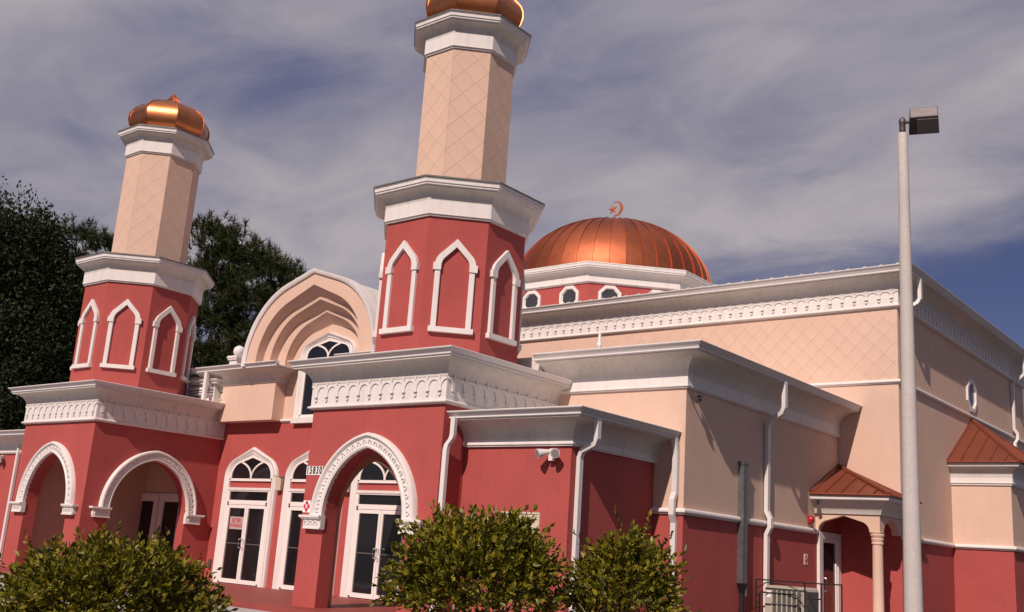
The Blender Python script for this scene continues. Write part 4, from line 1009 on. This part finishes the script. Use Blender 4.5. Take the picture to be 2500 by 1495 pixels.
# ------------------------------------------------------------------ dome
DM = thing('copper_dome', 'ribbed copper dome on a red octagonal drum, topped by star and crescent', 'dome', (-8.09, 17.5, 9.2))
dx, dy = -8.09, 17.5
aw = 3.80
b = MB(); b.sweep(octo(dx, dy, aw), [(0, 8.9), (0, 10.95), (-0.3, 10.95), (-0.3, 8.9)], True); b.build('drum_wall', RED, DM, 0)
o = octo(dx, dy, aw)
b = MB(); b.sweep(o, [(-0.05, 10.70), (0.05, 10.70), (0.05, 10.73), (0.09, 10.74), (0.09, 10.77), (0.08, 10.78), (0.08, 10.93), (-0.05, 10.93)], True); b.build('drum_band', WHITE, DM, 0)
b = MB(); b.sweep(o, cove_prof(0.08, 10.93, 0.27, 11.14, 5), True); b.build('drum_cove', SOFFIT, DM)
b = MB(); b.sweep(o, fascia_prof(0.38, 11.14, 11.36), True); b.build('drum_fascia', WHITE, DM, 0)
b = MB(); b.sweep(o, [(0.36, 11.355), (0.36, 11.37), (-1.2, 11.40), (-1.2, 11.33)], True); b.build('drum_deck', WHITE, DM, 0)
for F in octo_frames(dx, dy, aw):
    for u in (-0.82, 0.82): oct_window(F, u, 10.25, 0.40, DM, None, 0.10, 0.07)
NG = 40; R0, H0, N = 3.74, 2.77, 18
prof = []
for i in range(N + 1):
    t = math.pi / 2 * i / N
    prof.append((max(0.02, R0 * math.cos(t)), 11.38 + H0 * math.sin(t)))
b = MB(); ang = math.pi / NG; P = []
for r, z in prof: P += [(r * math.cos(-ang), r * math.sin(-ang), z), (r, 0, z), (r * math.cos(ang), r * math.sin(ang), z)]
b.add(P, [(3 * i + j, 3 * i + j + 1, 3 * i + j + 4, 3 * i + j + 3) for i in range(N) for j in (0, 1)])
Q = []
for i, (r, z) in enumerate(prof):
    j = min(N, i + 1); k = max(0, i - 1); tn = Vector((prof[j][0] - prof[k][0], prof[j][1] - prof[k][1])).normalized(); nn = Vector((tn.y, -tn.x))
    for wv, h in ((-0.013, -0.005), (-0.013, 0.035), (0.013, 0.035), (0.013, -0.005)):
        rr = r + nn.x * h; zz_ = z + nn.y * h
        Q.append((rr * math.cos(ang) - wv * math.sin(ang), rr * math.sin(ang) + wv * math.cos(ang), zz_))
b.add(Q, [(4 * i + j, 4 * i + j + 1, 4 * i + 4 + j + 1, 4 * i + 4 + j) for i in range(N) for j in range(3)])
gm = b.mesh('copper_panel', COPPERD, 40)
rnd = random.Random(4)
for k in range(NG):
    M = Matrix.Translation((dx, dy, 0)) @ Matrix.Rotation(2 * math.pi * k / NG, 4, 'Z')
    inst(gm, 'copper_panel', M, DM)
b = MB(); b.lathe([(0.3, 0), (0.25, 0.04), (0.05, 0.07), (0.03, 0.2)], 16, (dx, dy, 14.12)); b.build('finial_base', EMBLEM, DM)
# crescent and star: cut copper plate, facing the front
cr = thing('crescent_star', 'copper star and crescent emblem on top of the dome', 'finial', (dx, dy, 14.5))
F = FRONT(dy + 0.0)
b = MB(); n = 26; O_, I_ = [], []
for i in range(n + 1):
    t = rad(-108) + rad(216) * i / n
    O_.append((dx + 0.03 + 0.30 * math.cos(t), 14.80 + 0.30 * math.sin(t)))
    t2 = rad(-128) + rad(256) * i / n
    I_.append((dx - 0.045 + 0.262 * math.cos(t2 * 0.87), 14.80 + 0.275 * math.sin(t2 * 0.87)))
I_[0] = O_[0]; I_[-1] = O_[-1]
b.band(F, I_, O_, [(0, -0.02), (0, 0.02), (1, 0.02), (1, -0.02), (0, -0.02)], caps=False); b.build('crescent', EMBLEM, cr, 0)
b = MB(); P = []
for k in range(10):
    t = math.pi / 2 + k * math.pi / 5 + 0.12; q = 0.235 if k % 2 == 0 else 0.09
    P.append((dx - 0.12 + q * math.cos(t), 14.79 + q * math.sin(t)))
c = F(dx - 0.12, 14.79, 0.045); cb = F(dx - 0.12, 14.79, -0.045)
V = [F(u, v, 0) for u, v in P] + [c, cb]
b.add(V, [(i, (i + 1) % 10, 10) for i in range(10)] + [((i + 1) % 10, i, 11) for i in range(10)]); b.build('star', EMBLEM, cr, 0)
b = MB(); b.tube([(dx, dy, 14.2), (dx, dy, 14.56)], 0.03, 8); b.build('stem', EMBLEM, cr)

# ------------------------------------------------------------------ light pole
px, py = 8.59, 0.0
LP = thing('light_pole', 'pale concrete lamp post with a dark box floodlight, right foreground', 'lamp post', (px, py, 0))
b = MB()
pts = [(px, py, z) for z in (0, 1.0, 2.5, 4.0, 5.5, 6.8, 7.80, 7.82)]
b.tube(pts, [0.128, 0.120, 0.109, 0.098, 0.086, 0.076, 0.068, 0.06], 24); b.build('pole', POLE, LP, 40)
b = MB(); b.lathe([(0.03, 0), (0.03, 0.04), (0.045, 0.05), (0.045, 0.15), (0.05, 0.16), (0.05, 0.22), (0.02, 0.26)], 14, (px, py, 7.81)); b.build('knuckle', BRONZE, LP, 40)
hd = Vector((0.80, 0.60, 0)).normalized(); hz = Vector((0, 0, 1)); hn = Vector((0.60, -0.80, 0))
HF = Fr((px + 0.06, py, 7.98), (0.95, 0.31, 0), (0.31, -0.95, 0))
b = MB(); tilt = rad(-24)
def hb(u, v, w):
    v2 = v * math.cos(tilt) - w * math.sin(tilt); w2 = v * math.sin(tilt) + w * math.cos(tilt)
    return HF(u, v2, w2)
def hbox(b, u0, u1, v0, v1, w0, w1, bev=0.015):
    P = []
    for w, e in ((w0, 0), (w1, bev)):
        for u, v in ((u0 + e, v0 + e), (u1 - e, v0 + e), (u1 - e, v1 - e), (u0 + e, v1 - e)): P.append(hb(u, v, w))
    b.add(P, [(0, 3, 2, 1), (4, 5, 6, 7), (0, 1, 5, 4), (1, 2, 6, 5), (2, 3, 7, 6), (3, 0, 4, 7)])
hbox(b, 0.03, 0.44, -0.10, 0.13, -0.16, 0.16); b.build('lamp_head', BRONZE, LP, 0)
b = MB(); hbox(b, 0.055, 0.415, -0.075, 0.105, 0.158, 0.166, 0.004); b.build('lens', LENS, LP, 0)
b = MB(); P = [hb(u, -0.101 - k, w) for k in (0, 0.006) for u, w in ((0.14, -0.14), (0.425, -0.14), (0.425, 0.135), (0.14, 0.135))]
b.add(P, [(0, 1, 2, 3), (7, 6, 5, 4), (0, 4, 5, 1), (1, 5, 6, 2), (2, 6, 7, 3), (3, 7, 4, 0)]); b.build('lens', LENS, LP, 0)
b = MB(); b.tube([(px, py, 8.0), hb(0.04, 0.0, 0.0)], 0.025, 8); b.build('arm', BRONZE, LP)

# ------------------------------------------------------------------ vegetation
def leaf_cards(rs, pos, nrm, size, aspect, jitter, fold=0.25):
    """numpy: one folded leaf (two triangles pairs) per position"""
    n = len(pos)
    d = rs.normal(size=(n, 3)); d /= np.linalg.norm(d, axis=1)[:, None]
    ax = nrm * (1 - jitter) + d * jitter; ax /= np.linalg.norm(ax, axis=1)[:, None] + 1e-9
    r2 = rs.normal(size=(n, 3)); side = np.cross(ax, r2); side /= np.linalg.norm(side, axis=1)[:, None] + 1e-9
    up = np.cross(side, ax)
    L = (size * rs.uniform(0.65, 1.25, n))[:, None]; W = L * aspect
    tip = pos + ax * L; mid = pos + ax * L * 0.5 - up * L * fold * 0.3
    a = mid + side * W / 2 + up * L * fold * 0.5; c = mid - side * W / 2 + up * L * fold * 0.5
    V = np.stack([pos, a, tip, c, mid], 1).reshape(-1, 3)
    i = (np.arange(n) * 5)[:, None]
    Fc = np.concatenate([i + np.array([[0, 1, 2, 4]]), i + np.array([[0, 4, 2, 3]])], 0)
    return V, Fc
def np_mesh(name, V, Fc, m_, parent, nv=4):
    me = bpy.data.meshes.new(name); me.vertices.add(len(V)); me.vertices.foreach_set('co', V.astype(np.float32).ravel())
    nf = len(Fc); me.loops.add(nf * nv); me.loops.foreach_set('vertex_index', Fc.astype(np.int32).ravel())
    me.polygons.add(nf); me.polygons.foreach_set('loop_start', np.arange(0, nf * nv, nv, dtype=np.int32)); me.polygons.foreach_set('loop_total', np.full(nf, nv, np.int32))
    me.materials.append(m_); me.update(); me.validate()
    o = bpy.data.objects.new(name, me); link(o, parent); WM[o.name] = Matrix.Identity(4); return o
def shrub(loc, rx, rz, zc, seed, nshoot, label, sparse=0.35):
    rs = np.random.RandomState(seed); rn = random.Random(seed)
    T = thing('shrub', label, 'shrub', (loc[0], loc[1], 0.1), 'leafy shrubs in the foreground bed')
    b = MB(); base = Vector((loc[0], loc[1], 0.1)); tips = []
    for k in range(16):
        a = rn.uniform(0, 2 * math.pi); q = rn.uniform(0.25, 0.85)
        e = Vector((loc[0] + rx * q * math.cos(a), loc[1] + rx * q * math.sin(a), zc + rz * rn.uniform(-0.3, 0.6)))
        s0 = base + Vector((rn.uniform(-.12, .12), rn.uniform(-.12, .12), 0)); mm = s0.lerp(e, 0.5) + Vector((rn.uniform(-.08, .08), rn.uniform(-.08, .08), 0.12))
        b.tube([s0, mm, e], [0.017, 0.011, 0.004], 5); tips.append((mm, e))
        for j in range(4):
            t = rn.uniform(0.35, 0.95); p = mm.lerp(e, t) if rn.random() < 0.6 else s0.lerp(mm, t)
            dd = Vector((rn.uniform(-1, 1), rn.uniform(-1, 1), rn.uniform(0.2, 1.1))).normalized() * rn.uniform(0.18, 0.42)
            b.tube([p, p + dd], [0.007, 0.0025], 4); tips.append((p, p + dd))
    b.build('stems', TWIG, T, 60)
    # short leafy shoots near the crown surface, thinner towards its underside
    pos = []; nrm = []
    k = 0
    while k < nshoot:
        d = rs.normal(size=3); d /= np.linalg.norm(d)
        if d[2] < -0.25 and rs.rand() > sparse * 0.5: continue
        if d[2] < 0.15 and rs.rand() > 0.65: continue
        lump = 1 + 0.08 * math.sin(5 * d[0] + seed) + 0.07 * math.sin(7 * d[1] + 2 * seed) + 0.07 * math.sin(9 * d[2] + d[0] * 4 + seed)
        r = (0.45 + 0.55 * rs.rand() ** 0.5) * lump
        c = np.array([loc[0] + rx * r * d[0], loc[1] + rx * r * d[1], zc + rz * r * d[2]])
        out = np.array([d[0], d[1], d[2] * 0.7 + 0.55]); out /= np.linalg.norm(out)
        sh = out + rs.normal(size=3) * 0.35; sh /= np.linalg.norm(sh)
        ln = rs.uniform(0.08, 0.17) * (1.9 if rs.rand() < 0.14 else 1.0)
        nl = rs.randint(7, 12)
        for i in range(nl):
            t = (i + 0.5) / nl
            pos.append(c + sh * ln * t); q = rs.normal(size=3); q -= sh * q.dot(sh); q /= np.linalg.norm(q)
            nn = q * (1.0 - 0.5 * t) + sh * (0.35 + 0.7 * t); nrm.append(nn / np.linalg.norm(nn))
        k += 1
    V, Fc = leaf_cards(rs, np.array(pos), np.array(nrm), 0.056, 0.54, 0.18, 0.3)
    np_mesh('foliage', V, Fc, LEAFB, T)
shrub((5.62, -9.70), 0.72, 0.45, 0.85, 11, 1700, 'broad rounded shrub at lower left in front of the far minaret arch')
shrub((7.88, -7.98), 0.57, 0.51, 1.19, 23, 1500, 'tallest shrub, in front of the red annex with its cream panel cover')
shrub((8.66, -7.08), 0.36, 0.47, 1.16, 37, 640, 'narrow shrub at the right end of the row, before the annex corner')

def branch_set(b, base, top, crown, rn, r0):
    b.tube([base, base.lerp(top, 0.5) + Vector((rn.uniform(-.3, .3), rn.uniform(-.3, .3), 0)), top], [r0, r0 * 0.75, r0 * 0.3], 10)
    for c, r in crown:
        t = rn.uniform(0.35, 0.85); s0 = base.lerp(top, t); e = Vector(c)
        mm = s0.lerp(e, 0.5) + Vector((rn.uniform(-.5, .5), rn.uniform(-.5, .5), rn.uniform(0, .6)))
        b.tube([s0, mm, e], [r0 * 0.38, r0 * 0.2, r0 * 0.06], 6)
        for j in range(3):
            d = Vector((rn.uniform(-1, 1), rn.uniform(-1, 1), rn.uniform(-.3, 1))).normalized() * r * 0.9
            b.tube([mm.lerp(e, 0.6), e + d], [r0 * 0.10, r0 * 0.03], 5)
def oak(base, height, crown, seed, nleaf, label, size=0.18):
    rs = np.random.RandomState(seed); rn = random.Random(seed)
    T = thing('oak_tree', label, 'tree', base, 'broad-leaved trees behind the far minaret')
    b = MB(); branch_set(b, Vector(base), Vector((base[0], base[1], height * 0.75)), crown, rn, 0.42); b.build('trunk', BARK, T, 60)
    vol = np.array([r ** 2.2 for c, r in crown]); vol /= vol.sum(); pos = []; nrm = []
    ncl = nleaf // 9
    idx = rs.choice(len(crown), ncl, p=vol)
    for i in idx:
        c, r = crown[i]; d = rs.normal(size=3); d /= np.linalg.norm(d)
        lump = 1 + 0.16 * math.sin(4 * d[0] + i) + 0.16 * math.sin(5 * d[1] + 2 * i) + 0.14 * math.sin(7 * d[2] + i)
        q = r * (0.35 + 0.72 * rs.rand() ** 0.55) * lump
        cc = np.array(c) + d * q * np.array([1, 1, 0.8])
        pos.append(cc + rs.normal(size=(9, 3)) * 0.22); nn = d + np.array([0, 0, 0.4]) + rs.normal(size=(9, 3)) * 0.8
        nrm.append(nn / np.linalg.norm(nn, axis=1)[:, None])
    V, Fc = leaf_cards(rs, np.concatenate(pos), np.concatenate(nrm), size, 0.55, 0.3, 0.3)
    np_mesh('crown', V, Fc, LEAFO, T)
def pine(base, height, crown, seed, ntuft, label):
    rs = np.random.RandomState(seed); rn = random.Random(seed)
    T = thing('pine_tree', label, 'tree', base, 'pines behind the entrance')
    b = MB(); branch_set(b, Vector(base), Vector((base[0], base[1], height * 0.9)), crown, rn, 0.30); b.build('trunk', BARK, T, 60)
    vol = np.array([r ** 2.2 for c, r in crown]); vol /= vol.sum(); idx = rs.choice(len(crown), ntuft, p=vol)
    VV = []; nn_ = 20
    for i in idx:
        c, r = crown[i]; d = rs.normal(size=3); d /= np.linalg.norm(d)
        if d[2] < -0.3: d[2] *= -0.5
        q = r * (0.35 + 0.68 * rs.rand() ** 0.5) * (1 + 0.2 * math.sin(5 * d[0] + i) + 0.2 * math.sin(6 * d[1] + 2 * i))
        cc = np.array(c) + d * q * np.array([1, 1, 0.75])
        axis = d * 0.6 + np.array([0, 0, 0.75]); axis /= np.linalg.norm(axis)
        nd = axis * 0.65 + rs.normal(size=(nn_, 3)) * 0.62; nd /= np.linalg.norm(nd, axis=1)[:, None]
        s = np.cross(nd, rs.normal(size=(nn_, 3))); s /= np.linalg.norm(s, axis=1)[:, None]
        L = rs.uniform(0.28, 0.46, nn_)[:, None]; w = 0.022
        st = cc + axis * rs.uniform(-0.12, 0.18, nn_)[:, None]
        VV.append(np.stack([st - s * w, st + s * w, st + nd * L], 1).reshape(-1, 3))
    V = np.concatenate(VV); Fc = np.arange(len(V)).reshape(-1, 3)
    np_mesh('crown', V, Fc, LEAFP, T, 3)
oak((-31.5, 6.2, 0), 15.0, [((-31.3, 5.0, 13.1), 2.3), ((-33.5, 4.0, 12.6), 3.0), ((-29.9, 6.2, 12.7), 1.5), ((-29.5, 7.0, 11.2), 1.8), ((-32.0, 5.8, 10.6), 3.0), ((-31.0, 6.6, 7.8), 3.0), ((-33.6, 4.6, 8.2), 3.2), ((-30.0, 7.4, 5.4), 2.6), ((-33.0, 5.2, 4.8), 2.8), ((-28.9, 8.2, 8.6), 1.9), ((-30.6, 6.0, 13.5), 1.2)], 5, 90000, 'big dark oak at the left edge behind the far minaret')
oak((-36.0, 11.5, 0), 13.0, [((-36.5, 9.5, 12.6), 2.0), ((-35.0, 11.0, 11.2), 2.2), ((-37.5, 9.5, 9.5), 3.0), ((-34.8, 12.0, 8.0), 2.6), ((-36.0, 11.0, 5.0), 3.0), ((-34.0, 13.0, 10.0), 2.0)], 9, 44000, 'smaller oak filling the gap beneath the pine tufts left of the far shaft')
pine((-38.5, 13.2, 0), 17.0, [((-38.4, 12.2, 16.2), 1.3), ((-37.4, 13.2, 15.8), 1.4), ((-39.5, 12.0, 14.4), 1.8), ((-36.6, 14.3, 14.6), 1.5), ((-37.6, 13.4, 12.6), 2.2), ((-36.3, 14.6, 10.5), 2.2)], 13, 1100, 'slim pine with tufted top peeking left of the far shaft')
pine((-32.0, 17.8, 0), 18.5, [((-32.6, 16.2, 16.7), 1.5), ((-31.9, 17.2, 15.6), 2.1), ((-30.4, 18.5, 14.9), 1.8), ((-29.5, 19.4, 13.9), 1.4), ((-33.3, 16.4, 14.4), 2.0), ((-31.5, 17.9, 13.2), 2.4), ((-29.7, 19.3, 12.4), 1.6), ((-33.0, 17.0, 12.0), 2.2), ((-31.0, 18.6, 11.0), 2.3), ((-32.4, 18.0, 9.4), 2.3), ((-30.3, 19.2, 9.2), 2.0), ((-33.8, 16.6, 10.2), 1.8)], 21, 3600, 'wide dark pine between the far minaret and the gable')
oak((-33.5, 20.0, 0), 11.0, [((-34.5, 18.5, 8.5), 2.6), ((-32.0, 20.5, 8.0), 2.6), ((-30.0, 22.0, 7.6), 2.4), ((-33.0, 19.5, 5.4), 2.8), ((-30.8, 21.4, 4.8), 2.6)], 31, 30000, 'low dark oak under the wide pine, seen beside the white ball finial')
